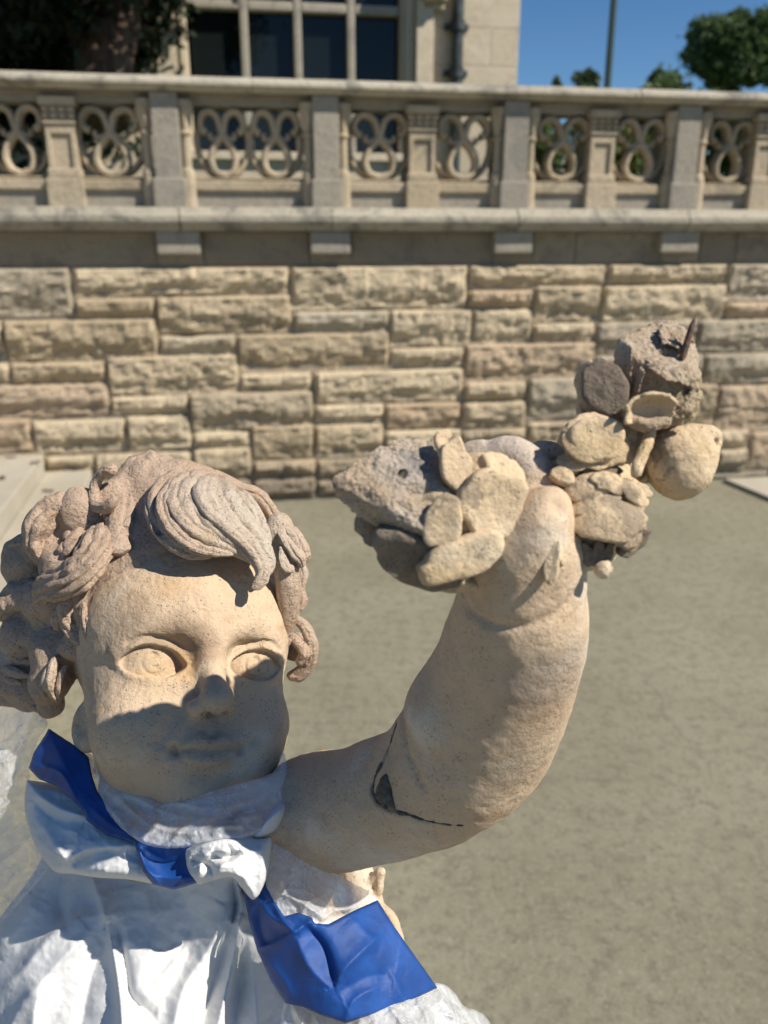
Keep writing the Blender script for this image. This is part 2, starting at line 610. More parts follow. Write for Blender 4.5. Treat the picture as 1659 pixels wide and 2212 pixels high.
def S6(x0, y0, x1, y1):
    X = lambda x: .52 * x
    Y = lambda y: 464.5 + .52 * y
    xm, ym = (x0 + x1) / 2, (y0 + y1) / 2
    return uz(X(x0), Y(ym))[0], uz(X(x1), Y(ym))[0], uz(X(xm), Y(y1))[1], uz(X(xm), Y(y0))[1]


ROUGH = [(-200, 210, 302, 427), (302, 208, 1204, 340), (1204, 206, 1940, 393), (1940, 197, 2515, 308), (2515, 193, 3013, 287), (3013, 195, 3420, 357),
         (312, 340, 647, 429), (647, 330, 1214, 494), (1218, 395, 1616, 490), (1616, 389, 1957, 547), (1957, 388, 2206, 547), (1940, 308, 2212, 386), (2212, 288, 2492, 445), (2492, 287, 3008, 444), (3010, 357, 3420, 427),
         (-320, 436, 20, 612), (-320, 612, 44, 700), (20, 430, 661, 605), (661, 494, 983, 580), (983, 487, 1617, 652), (2208, 445, 2468, 527), (2468, 438, 2888, 574), (2888, 428, 3420, 566),
         (44, 605, 443, 698), (443, 578, 994, 746), (994, 652, 1294, 730), (1617, 547, 1925, 629), (1925, 529, 2466, 684), (2466, 576, 2909, 702), (2909, 568, 3420, 700),
         (-320, 700, 459, 843), (459, 746, 785, 826), (785, 730, 1304, 893), (1304, 640, 1922, 778), (1922, 686, 2184, 768), (2184, 670, 2436, 852), (2436, 702, 2966, 890), (2966, 700, 3420, 892),
         (-320, 846, 137, 992), (137, 846, 527, 988), (527, 828, 799, 978), (799, 893, 1039, 963), (1039, 866, 1304, 1014), (1304, 864, 1594, 1006), (1304, 782, 1594, 862), (1594, 776, 1912, 888), (1912, 770, 2184, 884), (1912, 884, 2184, 954),
         (2184, 853, 2436, 952), (2436, 892, 2962, 968), (2962, 892, 3104, 968), (3104, 892, 3420, 1046),
         (-320, 994, 190, 1062), (190, 996, 394, 1054), (394, 982, 799, 1096), (799, 963, 1048, 1096), (1048, 1014, 1314, 1088), (1314, 1006, 1604, 1090), (1594, 888, 1912, 1004), (2962, 968, 3096, 1072),
         (-320, 1062, 394, 1200), (394, 1097, 704, 1200), (704, 1097, 1048, 1200), (1048, 1090, 1314, 1200), (1314, 1090, 1700, 1195)]
rects = []
for r in ROUGH:
    u0, u1, z0, z1 = S6(*r)
    rects.append([u0, u1, max(z0, 0), min(z1, zF0)])
# fill whatever is hidden or beyond the frame in the same pattern
cell = .02
nu_, nz_ = int((UB - UA) / cell), int(zF0 / cell)
occ = np.zeros((nu_, nz_), bool)
for u0, u1, z0, z1 in rects:
    occ[max(0, round((u0 - UA) / cell)):max(0, round((u1 - UA) / cell)), round(z0 / cell):round(z1 / cell)] = True
rng = random.Random(5)
for k in range(nz_):
    for i in range(nu_):
        if occ[i, k]:
            continue
        wmax, hmax = rng.choice([22, 30, 38, 46]), rng.choice([6, 11, 11])
        i1 = i
        while i1 < nu_ and i1 - i < wmax and not occ[i1, k]:
            i1 += 1
        k1 = k
        while k1 < nz_ and k1 - k < hmax and not occ[i:i1, k1].any():
            k1 += 1
        if nz_ - k1 < 4:
            k1 = nz_ if not occ[i:i1, k1:].any() else k1
        occ[i:i1, k:k1] = True
        if (i1 - i) * cell > .03 and (k1 - k) * cell > .03:
            rects.append([UA + i * cell, UA + i1 * cell, k * cell, min(k1 * cell, zF0)])


def rock_face(u0, u1, z0, z1, seed, proud=.035, back=-.1):
    g = .0045
    u0, u1, z0, z1 = u0 + g, u1 - g, z0 + g, z1 - g
    nx = max(4, min(40, int((u1 - u0) / .021)))
    nz = max(5, min(14, int((z1 - z0) / .017)))
    s, v = np.meshgrid(np.linspace(0, 1, nx), np.linspace(0, 1, nz), indexing='ij')
    du, dz = (u1 - u0), (z1 - z0)
    U, Z = u0 + s * du, z0 + v * dz
    e = np.minimum(np.minimum(s, 1 - s) * du, np.minimum(v, (1 - v)) * dz)
    p3 = np.stack([U * 1.0, Z * 1.6, 0 * U + seed * 3.7], -1)
    n1, n2, n3 = vnoise(p3, 3.2, seed, 2), vnoise(p3, 11, seed + 1, 3), vnoise(p3 * np.array([1, .7, 1]), 30, seed + 2, 2)
    body = np.clip(e / .020, 0, 1) ** .5
    # the pitched lower half hollows under a broken brow
    brow = .45 + .18 * n1 + .16 * n2
    low = np.clip((brow - v) / .28, 0, 1)
    o = .006 + body * (proud * (1 + .6 * n1) - .040 * low * np.clip(.85 + 1.1 * n2, 0, 1.6) + .024 * n2 + .014 * n3)
    U = U + .004 * n3 * (e > 0)
    P = W(U, Z, o).reshape(-1, 3)
    B = W(np.array([u0, u0, u1, u1]), np.array([z0, z1, z1, z0]), back)
    q = [(i * nz + j, (i + 1) * nz + j, (i + 1) * nz + j + 1, i * nz + j + 1) for i in range(nx - 1) for j in range(nz - 1)]
    V = np.vstack([P, B])
    b = nx * nz
    left = [j for j in range(nz)]
    right = [(nx - 1) * nz + j for j in range(nz)]
    bot = [i * nz for i in range(nx)]
    top = [i * nz + nz - 1 for i in range(nx)]
    q += [tuple([b] + left + [b + 1])[::1], tuple([b + 3] + right + [b + 2])[::-1], tuple([b] + bot + [b + 3])[::-1], tuple([b + 1] + top + [b + 2])]
    return V, q


for i, (u0, u1, z0, z1) in enumerate(rects):
    V, q = rock_face(u0, u1, z0, z1, i, .030 + .018 * rng.random())
    mesh_from('stone', V, q, M_STONE, wall, smooth=False)

fr = [(-300, 650), (650, 845), (845, 1285), (1285, 1460), (1460, 1710), (1710, 2045), (2045, 2215), (2215, 2390), (2390, 2740), (2740, 2905), (2905, 3055), (3055, 3450)]
ends = [uz(.52 * a, 538)[0] for a, b in fr] + [uz(.52 * 3450, 538)[0]]
ends = [UA] + ends[0:] + [UB]
for a, b in zip(ends[:-1], ends[1:]):
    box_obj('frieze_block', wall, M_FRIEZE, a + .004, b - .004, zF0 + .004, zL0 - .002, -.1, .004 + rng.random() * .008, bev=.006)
for x0, x1 in ((650, 830), (1290, 1455), (2056, 2211), (2746, 2901)):
    a, b = uz(.52 * x0, 525, .08)[0], uz(.52 * x1, 525, .08)[0]
    box_obj('corbel', wall, M_POST, a, b, zL0 - .125, zL0 - .001, -.05, .085, bev=.012)


def extrude_profile(name, prof, u0, u1, mat, parent, seg=10, wob=.0025, seed=0):
    """a moulding: (offset, height) outline swept along the wall, slightly worn"""
    us = np.linspace(u0, u1, seg + 1)
    m = len(prof)
    V = []
    for u in us:
        for o, z in prof:
            V.append(W(u, z, o))
    V = np.array(V)
    V += wob * np.stack([vnoise(V, 3, seed + k, 3) for k in range(3)], -1)
    q = [(i * m + j, (i + 1) * m + j, (i + 1) * m + (j + 1) % m, i * m + (j + 1) % m) for i in range(seg) for j in range(m)]
    q += [tuple(range(m))[::-1], tuple(seg * m + j for j in range(m))]
    o = mesh_from(name, V, q, mat, parent, smooth=False)
    bm = bmesh.new()
    bm.from_mesh(o.data)
    bmesh.ops.recalc_face_normals(bm, faces=bm.faces)
    bm.to_mesh(o.data)
    bm.free()
    return o


lp = [(-.42, zL0), (LEDGE_O - .05, zL0), (LEDGE_O - .045, zL0 + .02), (LEDGE_O - .012, zL0 + .03), (LEDGE_O, zL0 + .05), (LEDGE_O, zL1 - .05), (LEDGE_O - .012, zL1 - .035), (LEDGE_O - .02, zL1 - .03), (LEDGE_O - .04, zL1 - .004), (LEDGE_O - .07, zL1), (-.42, zL1 + .006)]
lj = [UA] + [uz(x, 470, LEDGE_O)[0] for x in (-160, 387, 718, 1122, 1492)] + [UB - 1.5, UB]
for i, (a, b) in enumerate(zip(lj[:-1], lj[1:])):
    extrude_profile('ledge_stone', lp, a + .003, b - .003, M_COPING, wall, 12, .004, i)

# --- the pierced balustrade standing on the ledge
bal = thing('balustrade', 'pierced stone balustrade with looping tracery panels along the top of the wall', 'balustrade')
RO = .13
zR1, zR0 = uz(520, 163, RO)[1], uz(520, 196, RO)[1]
zt, zb = uz(520, 228, -.06)[1], uz(520, 385, -.06)[1]
zs, zp = uz(520, 389, .0)[1], uz(520, 413, .0)[1]
rp = [(-.30, zR0), (RO - .04, zR0), (RO - .03, zR0 + .012), (RO, zR0 + .025), (RO, zR1 - .035), (RO - .02, zR1 - .012), (RO - .05, zR1), (-.25, zR1 + .004), (-.30, zR1 - .03)]
rj = [UA] + [uz(x, 180, RO)[0] for x in (-200, 545, 1095, 1390)] + [uz(1800, 190, RO)[0], UB]
for i, (a, b) in enumerate(zip(rj[:-1], rj[1:])):
    extrude_profile('rail_stone', rp, a + .002, b - .002, M_COPING, bal, 14, .003, 40 + i)


def ux(px, o=0.0, y=300):
    return uz(px, y, o)[0]


bm = bmesh.new()
wbox(bm, UA, UB, zt - .01, zR0 - .001, -.22, -.02, 0)
wbox(bm, UA, UB, zt + .03, zR0 - .002, -.02, .012, .006)
from_bm('upper_beam', bm, M_POST, bal)
bm = bmesh.new()
wbox(bm, UA, UB, zL1 - .002, zp, -.20, .0, 0)
from_bm('plinth', bm, M_POST, bal)


def post(c, w=.145):
    bm = bmesh.new()
    wbox(bm, c - w / 2, c + w / 2, zL1 - .03, zR0 - .003, -.25, .070, .008)
    wbox(bm, c - w / 2 - .018, c + w / 2 + .018, zL1 - .02, zs + .005, -.24, .088, .012)
    from_bm('post', bm, M_POST, bal)


def half_column(c):
    r, bm = .030, bmesh.new()
    zz = [zL1 - .02, zs + .01, zs + .012, zs + .02, zs + .045, zs + .06, zt - .165, zt - .16, zt - .148, zt - .14, zt - .125, zt - .06, zt - .03, zt - .028, zt + .01]
    rr = [r * 1.35, r * 1.35, r * 1.25, r * 1.3, r * 1.15, r * .85, r * .78, r * 1.1, r * 1.15, r * .85, r * .95, r * 1.35, r * 1.55, r * 1.6, r * 1.6]
    rings = []
    for z, q in zip(zz, rr):
        ring = []
        for k in range(14):
            a = 2 * math.pi * k / 14
            f_ = 1 + (.14 * math.cos(a * 5) if zt - .13 < z < zt - .029 else 0)
            ring.append(bm.verts.new(W(c + q * f_ * math.sin(a), z, .012 + q * f_ * math.cos(a))))
        rings.append(ring)
    for a, b in zip(rings[:-1], rings[1:]):
        for k in range(14):
            bm.faces.new((a[k], a[(k + 1) % 14], b[(k + 1) % 14], b[k]))
    bm.faces.new(rings[0][::-1])
    bm.faces.new(rings[-1])
    from_bm('half_column', bm, M_CARVED, bal, smooth=False)


def pilaster(c, w=.150):
    bm = bmesh.new()
    h = w / 2
    wbox(bm, c - h * 1.28, c + h * 1.28, zL1 - .01, zs, -.2, .052, .008)
    wbox(bm, c - h * 1.15, c + h * 1.15, zs - .002, zs + .05, -.19, .04, .014)
    wbox(bm, c - h, c + h, zs + .045, zt - .12, -.18, .006, .003)
    for a, b in ((c - h - .001, c - h * .68), (c + h * .68, c + h + .001)):
        wbox(bm, a, b, zs + .046, zt - .121, -.02, .022, .004)
    wbox(bm, c - h, c + h, zt - .165, zt - .1205, -.02, .0225, .004)
    wbox(bm, c - h * 1.12, c + h * 1.12, zt - .120, zt - .098, -.18, .034, .006)
    wbox(bm, c - h * 1.25, c + h * 1.25, zt - .03, zt + .012, -.18, .045, .006)
    o = from_bm('pilaster', bm, M_CARVED, bal)
    # leafy capital: four little knobs in two rows
    bm = bmesh.new()
    wbox(bm, c - h * 1.05, c + h * 1.05, zt - .0985, zt - .0295, -.17, .016, 0)
    for j in range(4):
        for k in range(2):
            mt = Matrix.Translation(Vector(W(c + (j - 1.5) * w * .29, zt - .08 + k * .032, .022))) @ Matrix.Diagonal((.022, .02, .018, 1))
            bmesh.ops.create_icosphere(bm, subdivisions=1, radius=1, matrix=mt)
    from_bm('capital', bm, M_CARVED, o)


def tube_path(bm, P, w, d, o, closed=False, sx=1.0, seed=0):
    """moulded bar along (u, z) points; w half width, d depth"""
    P = np.asarray(P, float)
    n_ = len(P)
    if closed:
        T = np.roll(P, -1, 0) - np.roll(P, 1, 0)
    else:
        T = np.gradient(P, axis=0)
    T /= np.linalg.norm(T, axis=1)[:, None] + 1e-9
    N = np.stack([-T[:, 1], T[:, 0]], 1)
    sec = [(-1, -d), (-1, -.02), (-.45, 0), (.45, 0), (1, -.02), (1, -d)]
    rings = [[bm.verts.new(W(P[i, 0] + N[i, 0] * a * w, P[i, 1] + N[i, 1] * a * w, o + b)) for a, b in sec] for i in range(n_)]
    rg = range(n_ if closed else n_ - 1)
    for i in rg:
        A, B = rings[i], rings[(i + 1) % n_]
        for k in range(6):
            bm.faces.new((A[k], A[(k + 1) % 6], B[(k + 1) % 6], B[k]))
    if not closed:
        bm.faces.new(rings[0])
        bm.faces.new(rings[-1][::-1])


def ring(cx_, cy_, rx_, ry_, n_=30, a0=0):
    t_ = np.linspace(0, 2 * math.pi, n_, endpoint=False) + a0
    return [(cx_ + rx_ * math.cos(a_), cy_ + ry_ * math.sin(a_)) for a_ in t_]


STRAND = [(-.62, .27), (-.78, .32), (-.87, .50), (-.79, .72), (-.58, .84), (-.35, .81), (-.17, .67), (-.09, .47), (-.05, .31), (.02, .17), (.17, .03), (.35, -.15), (.47, -.39), (.48, -.61), (.35, -.85), (.01, -.98)]
CUSP = [(-.05, .27), (-.17, .15), (-.34, .08), (-.49, .13), (-.47, .25)]


def tracery(u0, u1, sides=(1, 1)):
    c, hw = (u0 + u1) / 2, (u1 - u0) / 2
    hz = (zt - zb) / 2
    cz = (zt + zb) / 2
    bm = bmesh.new()
    rx, rz = hw * .97, hz * 1.0
    th = np.linspace(0, 2 * math.pi, 40, endpoint=False)
    tube_path(bm, np.stack([c + rx * np.cos(th), cz + rz * np.sin(th)], 1), .017, .05, -.055, True)
    loc = lambda L, s=1: [(c + s * x * hw * .93, cz + y * hz * .97) for x, y in L]
    for s in (-1, 1):
        tube_path(bm, spline(loc(STRAND, s), 56), .0185, .075, -.021 - (.004 if s > 0 else 0))
        tube_path(bm, spline(loc(CUSP, s), 14), .0125, .05, -.034 - (.002 if s > 0 else 0))
    return from_bm('tracery', bm, M_CARVED, bal)


def sill(u0, u1):
    bm = bmesh.new()
    wbox(bm, u0, u1, zb - .012, zs + .012, -.19, -.01, .008)
    wbox(bm, u0, u1, zp - .001, zs - .004, -.2, .022, .010)
    from_bm('sill', bm, M_CARVED, bal)


PX = dict(post=[-92, 359, 705, 1116, 1487], col=[-40, 317, 401, 666, 741, 1077, 1147, 1452, 1518], pil=[132, 912, 1302, 1658],
          tr=[(-30, 104), (164, 312), (422, 538), (538, 654), (752, 888), (937, 1066), (1152, 1280), (1323, 1445), (1524, 1634)], sl=[(-25, 100), (166, 306), (414, 655), (753, 884), (939, 1066), (1158, 1277), (1326, 1443), (1528, 1631)])
for x in PX['post']:
    post(ux(x, .07))
for x in PX['col']:
    half_column(ux(x, .02))
for x in PX['pil']:
    pilaster(ux(x, .01))
for a, b in PX['tr']:
    tracery(ux(a, -.04), ux(b, -.04))
for a, b in PX['sl']:
    sill(ux(a, 0), ux(b, 0))
# carry on past the frame in the same rhythm
u4, u3 = ux(1487, .07), ux(1116, .07)
per = u4 - u3
for k in range(1, 3):
    for x in (1116,):
        post(ux(1487, .07) + per * k)
    for x in (1452, 1518 if k < 2 else 1452):
        half_column(ux(x, .02) + per * k)
    if k > 1:
        pilaster(ux(1302, .01) + per * k)
        tracery(ux(1152, -.04) + per * k, ux(1280, -.04) + per * k)
    tracery(ux(1323, -.04) + per * k, ux(1445, -.04) + per * k)
    sill(ux(1326, 0) + per * k, ux(1443, 0) + per * k)
for k in range(1, 3):
    post(ux(-92, .07) - per * k)
    pilaster(ux(-92, .07) - per * (k - .5))
    for s in (-.25, -.75):
        c = ux(-92, .07) - per * (k - 1) + per * s
        tracery(c - .17, c + .17)
        sill(c - .18, c + .18)

# ------------------------------------------------------------------ behind the balustrade
FO = -4.6            # facade plane behind the wall face
TZ = zL1 - .06       # terrace level


def fu(px, py=80, o=FO):
    return uz(px, py, o)


t = NT('lawn and gravel')
col = t.mix(t.ramp(t.noise(.5, 5, .6), .4, .6), (.05, .075, .022), (.09, .105, .04))
t.bsdf(col, .95, t.bump(t.noise(30, 5, .7), .8, .03))
P0 = [W(-40, TZ, -.45), W(60, TZ, -.45), W(60, TZ, -24), W(-40, TZ, -24), W(-90, 5.2, -80), W(140, 5.2, -80), W(-200, 6.5, -400), W(400, 6.5, -400), W(60, TZ - 3, -.45), W(-40, TZ - 3, -.45)]
tag(mesh_from('terrace_lawn', P0, [(0, 1, 2, 3), (3, 2, 5, 4), (4, 5, 7, 6), (0, 9, 8, 1)], t.m, smooth=False), kind='structure')

house = thing('stone_house', 'pale ashlar stone house with a wide mullioned window behind the balustrade', 'building')
uL, uR = fu(408)[0], fu(862)[0]
uC = fu(1121, 90)[0]
zW0, zW1 = TZ + .75, fu(600, -330)[1]
zTop = 9.0
ztr = fu(640, 11)[1]
# wall with the window opening left free: courses of ashlar blocks
nb = 0


def ashlar(u0, u1, z0, z1, o1=0.0, hmin=.36):
    z = z0
    k = 0
    while z < z1 - .02:
        h = min(hmin, z1 - z)
        u = u0
        first = True
        while u < u1 - .01:
            w = (.42 if (k % 2 and first) else .84)
            first = False
            w = min(w, u1 - u)
            if u1 - u - w < .15:
                w = u1 - u
            bm = bmesh.new()
            wbox(bm, u + .0015, u + w - .0015, z + .0015, z + h - .0015, FO - .3, FO + o1, .004)
            from_bm('ashlar_block', bm, M_FACADE, house)
            u += w
        z += h
        k += 1


ashlar(fu(240)[0], uL - .10, TZ + .2, 5.2)
ashlar(uR + .16, uC, TZ + .2, 5.2)
ashlar(uL - .10, uR + .16, TZ + .2, zW0 - .08)
bm = bmesh.new()
wbox(bm, fu(240)[0] - 6, fu(240)[0] - .002, TZ - .2, zTop, FO - 6, FO - .01)
wbox(bm, fu(240)[0], uL - .10, 5.2, zTop, FO - .3, FO - .005)
wbox(bm, uR + .16, uC, 5.2, zTop, FO - .3, FO - .005)
wbox(bm, uL - .10, uR + .16, zW1, zTop, FO - .3, FO - .005)
wbox(bm, uC - .3, uC - .004, TZ - .2, zTop, FO - 6, FO - .31)
wbox(bm, fu(240)[0], uC, TZ - .2, zTop, FO - 6.3, FO - 6)
wbox(bm, fu(240)[0], uC, zTop, zTop + .1, FO - 6.3, FO)
from_bm('wall', bm, M_FACADE, house)
t = NT('dark room')
t.bsdf((.02, .018, .016), .9)
bm = bmesh.new()
wbox(bm, fu(240)[0] + .3, uC - .32, TZ - .15, TZ + .1, FO - 5.9, FO - .31)
from_bm('room_floor', bm, t.m, house)
bm = bmesh.new()
for a, b, c, d_ in ((uL - .098, uL - .05, -.10, .02), (uL - .05, uL - .02, -.16, -.03), (uR + .02, uR + .06, -.16, -.03), (uR + .06, uR + .158, -.10, .02)):
    wbox(bm, a, b, zW0, zW1, FO + c - .1, FO + d_, .006)
wbox(bm, uL - .14, uR + .2, zW0 - .08, zW0 - .001, FO - .25, FO + .06, .008)
window = from_bm('window', bm, M_FACADE, house)
t = NT('window glass')
t.bsdf((.010, .014, .014), .02, t.bump(t.noise(1.6, 2, .5), .06, .05), **{'Specular IOR Level': .3})
M_GLASS = t.m
mull = [uL - .02] + [fu(x)[0] for x in (528, 644, 760)] + [uR + .02]
M_MULL = stone_like('mullion stone', ((.36, .33, .28), (.42, .38, .31), (.32, .29, .24)), (.2, .18, .15), 2, .5, .5, .3)
for i in range(1, 4):
    box_obj('mullion', window, M_MULL, mull[i] - .042, mull[i] + .042, zW0, zW1, FO - .24, FO - .055, bev=.022)
for i in range(4):
    box_obj('transom', window, M_MULL, mull[i] + (.043 if i else .001), mull[i + 1] - (.043 if i < 3 else .001), ztr - .045, ztr + .045, FO - .235, FO - .06, bev=.02)
    for z0, z1 in ((zW0 + .002, ztr - .046), (ztr + .046, zW1)):
        box_obj('pane', window, M_GLASS, mull[i] + .03, mull[i + 1] - .03, z0, z1, FO - .19, FO - .175, bev=0)
# pilaster strip, bracket, downpipe
box_obj('buttress', house, M_FACADE, fu(896)[0], fu(933)[0], TZ + .2, 4.15, FO - .05, FO + .10, bev=.01)
bm = bmesh.new()
a, b = fu(912, 10)[0], fu(956, 10)[0]
zk = fu(930, 25)[1]
for k, (h, o1) in enumerate(((.0, .10), (.06, .19), (.12, .26), (.19, .31), (.27, .34))):
    wbox(bm, a - .0 - .008 * k, b + .008 * k, zk + h, zk + h + (.06 if k < 4 else .5), FO - .03, FO + o1, .012)
from_bm('bracket', bm, M_FACADE, house)
t = NT('lead pipe')
t.bsdf(t.mix(t.ramp(t.noise(9, 5, .6), .4, .65), (.035, .045, .045), (.07, .085, .085)), .55, None, Metallic=.4)
pu = fu(984)[0]
bm = bmesh.new()


def vpipe(bm, u, o, r, z0, z1, n_=14):
    a_ = [bm.verts.new(W(u + r * math.cos(2 * math.pi * k / n_), z0, o + r * math.sin(2 * math.pi * k / n_))) for k in range(n_)]
    b_ = [bm.verts.new(W(u + r * math.cos(2 * math.pi * k / n_), z1, o + r * math.sin(2 * math.pi * k / n_))) for k in range(n_)]
    for k in range(n_):
        bm.faces.new((a_[k], a_[(k + 1) % n_], b_[(k + 1) % n_], b_[k]))
    bm.faces.new(a_[::-1])
    bm.faces.new(b_)


vpipe(bm, pu, FO + .09, .062, TZ, 8)
for y in (160, 60):
    z = fu(984, y)[1]
    vpipe(bm, pu, FO + .09, .078, z - .05, z + .05)
    wbox(bm, pu - .13, pu + .13, z - .03, z + .03, FO, FO + .05, .005)
from_bm('downpipe', bm, t.m, house)

# lamp post
t = NT('green painted iron')
t.bsdf((.035, .06, .05), .5, None, Metallic=.2)
lamp = thing('lamp_post', 'thin green lamp post with a scrolled bracket standing beyond the balustrade', 'lamp post')
LD = 16.0
base = at(1312, 185, LD)
topl = at(1328, -8, LD)
bx, by = base[0], base[1]
bm = bmesh.new()
zz = [TZ - .3, TZ + .15, TZ + .16, TZ + .6, TZ + .62, topl[2] + .35]
rr = [.16, .16, .12, .10, .075, .062]
rings = [[bm.verts.new((bx + r * math.cos(k * math.pi / 6), by + r * math.sin(k * math.pi / 6), z)) for k in range(12)] for z, r in zip(zz, rr)]
for A, B in zip(rings[:-1], rings[1:]):
    for k in range(12):
        bm.faces.new((A[k], A[(k + 1) % 12], B[(k + 1) % 12], B[k]))
bm.faces.new(rings[-1])
from_bm('pole', bm, t.m, lamp)


def tube3(P, r, mat, name, parent, n_=8):
    P = np.asarray(P, float)
    r = np.asarray(r, float) * np.ones(len(P))
    T = np.gradient(P, axis=0)
    T /= np.linalg.norm(T, axis=1)[:, None] + 1e-9
    ref = np.array([.31, .17, .93])
    N = np.cross(T, ref)
    N /= np.linalg.norm(N, axis=1)[:, None] + 1e-9
    B = np.cross(T, N)
    th = np.linspace(0, 2 * math.pi, n_, endpoint=False)
    V = (P[:, None] + r[:, None, None] * (np.cos(th)[None, :, None] * N[:, None] + np.sin(th)[None, :, None] * B[:, None])).reshape(-1, 3)
    m_ = len(P)
    q = [(i * n_ + j, i * n_ + (j + 1) % n_, (i + 1) * n_ + (j + 1) % n_, (i + 1) * n_ + j) for i in range(m_ - 1) for j in range(n_)]
    q += [tuple(range(n_))[::-1], tuple((m_ - 1) * n_ + j for j in range(n_))]
    return V, q, mesh_from(name, V, q, mat, parent) if name else None


zq = at(1320, 2, LD)[2]
for dx, sc in ((-.26, 1), (-.52, 1.0)):
    P = spline([(bx, by, zq + .42), (bx + dx * .5, by, zq + .36), (bx + dx, by, zq + .16), (bx + dx + .02, by, zq + .03), (bx + dx + .10, by, zq + .01), (bx + dx + .11, by, zq + .09)], 18)
    tube3(P, .035, t.m, 'scroll', lamp)
    bm = bmesh.new()
    bmesh.ops.create_icosphere(bm, subdivisions=2, radius=.075, matrix=Matrix.Translation((bx + dx + .05, by, zq + .06)))
    from_bm('knob', bm, t.m, lamp, smooth=True)
bm = bmesh.new()
bmesh.ops.create_cone(bm, cap_ends=True, segments=12, radius1=.12, radius2=.2, depth=.5, matrix=Matrix.Translation((bx, by, topl[2] + .62)))
bmesh.ops.create_cone(bm, cap_ends=True, segments=12, radius1=.24, radius2=.04, depth=.2, matrix=Matrix.Translation((bx, by, topl[2] + .98)))
from_bm('lantern', bm, t.m, lamp)

# --- foliage
def leaf_mat(name, a, b):
    t = NT(name)
    g = t.n('ShaderNodeNewGeometry').outputs['Random Per Island']
    col = t.mix(g, a, b)
    col = t.mix(t.ramp(t.noise(.9, 3, .6), .35, .65), col, tuple(c * .7 for c in a))
    bs = t.bsdf(col, .55, None, **{'Specular IOR Level': .4})
    tr = t.n('ShaderNodeBsdfTranslucent', {'Color': col})
    mx = t.n('ShaderNodeMixShader', {0: .35, 1: bs.outputs[0], 2: tr.outputs[0]})
    t.t.links.new(mx.outputs[0], t.out.inputs[0])
    return t.m


def leaves(name, blobs, n_, size, mat, parent, seed, shell=.55, cut=-.28):
    """leaf sized faces spread through lumpy volumes: blobs of (centre, radii)"""
    r = np.random.default_rng(seed)
    vol = np.array([np.prod(b[1]) ** (2 / 3) for b in blobs])
    cnt = (n_ * vol / vol.sum()).astype(int)
    C = []
    for (c, rd), k in zip(blobs, cnt):
        d = r.normal(size=(k, 3))
        d /= np.linalg.norm(d, axis=1)[:, None]
        rad_ = (shell + (1 - shell) * r.random(k) ** .6) * (1 + .4 * r.random(k) ** 4)
        p = np.asarray(c) + d * rad_[:, None] * np.asarray(rd)
        keep = vnoise(p, 1.1 / max(.25, np.mean(rd) * .45), seed, 2) > cut
        C.append(p[keep])
    C = np.vstack(C)
    m_ = len(C)
    a = r.normal(size=(m_, 3))
    a /= np.linalg.norm(a, axis=1)[:, None]
    b = np.cross(a, r.normal(size=(m_, 3)))
    b /= np.linalg.norm(b, axis=1)[:, None]
    s = size * (.6 + .8 * r.random(m_))[:, None]
    V = np.stack([C - a * s, C + b * s * .5, C + a * s, C - b * s * .5], 1).reshape(-1, 3)
    me = bpy.data.meshes.new(name)
    me.vertices.add(4 * m_)
    me.vertices.foreach_set('co', V.ravel())
    me.loops.add(4 * m_)
    me.loops.foreach_set('vertex_index', np.arange(4 * m_))
    me.polygons.add(m_)
    me.polygons.foreach_set('loop_start', np.arange(m_) * 4)
    me.update()
    me.validate()
    o = bpy.data.objects.new(name, me)
    COL.objects.link(o)
    me.materials.append(mat)
    o.parent = parent
    return o


def bark(name, a, b):
    t = NT(name)
    col = t.mix(t.ramp(t.noise(5, 6, .65, vec=t.scaled((3, 3, .7)), dist=.6), .38, .62), a, b)
    t.bsdf(col, .9, t.bump(t.noise(7, 6, .7, vec=t.scaled((3, 3, .6)), dist=.5), .9, .05))
    return t.m


M_BARK = bark('reddish bark', (.09, .055, .038), (.19, .125, .09))
M_YEW = leaf_mat('dark evergreen leaves', (.012, .026, .010), (.035, .06, .022))
M_OAK = leaf_mat('broad green leaves', (.085, .14, .045), (.15, .21, .075))
M_FAR = leaf_mat('far green leaves', (.09, .14, .06), (.13, .19, .085))
M_YEL = leaf_mat('yellow green leaves', (.10, .12, .02), (.16, .17, .03))

yew = thing('evergreen_tree', 'dark evergreen tree with a thick leaning reddish trunk beside the house', 'tree')
YD = 7.4
P = spline([at(215, 260, YD), at(225, 120, YD), at(250, 40, YD), at(225, -60, YD), at(180, -190, YD), at(150, -330, YD)], 26)
V, q, _ = tube3(P, np.interp(np.linspace(0, 1, 26), [0, .3, .6, 1], [.27, .23, .20, .08]), None, None, None, 16)
V = V + .05 * np.stack([vnoise(V * np.array([1, 1, .35]), 4.5, k, 3) for k in range(3)], -1)
mesh_from('trunk', V, q, M_BARK, yew)
for pts, r0 in (([at(250, 40, YD), at(330, -40, YD), at(420, -150, YD - .3)], .11), ([at(222, 100, YD), at(120, 40, YD - .2), at(20, -20, YD - .5)], .12), ([at(235, 10, YD), at(150, -40, YD + .5), at(60, -120, YD + .9)], .1)):
    P = spline(pts, 14)
    tube3(P, np.linspace(r0, .03, 14), M_BARK, 'limb', yew, 8)
rg = np.random.default_rng(3)
bl = []
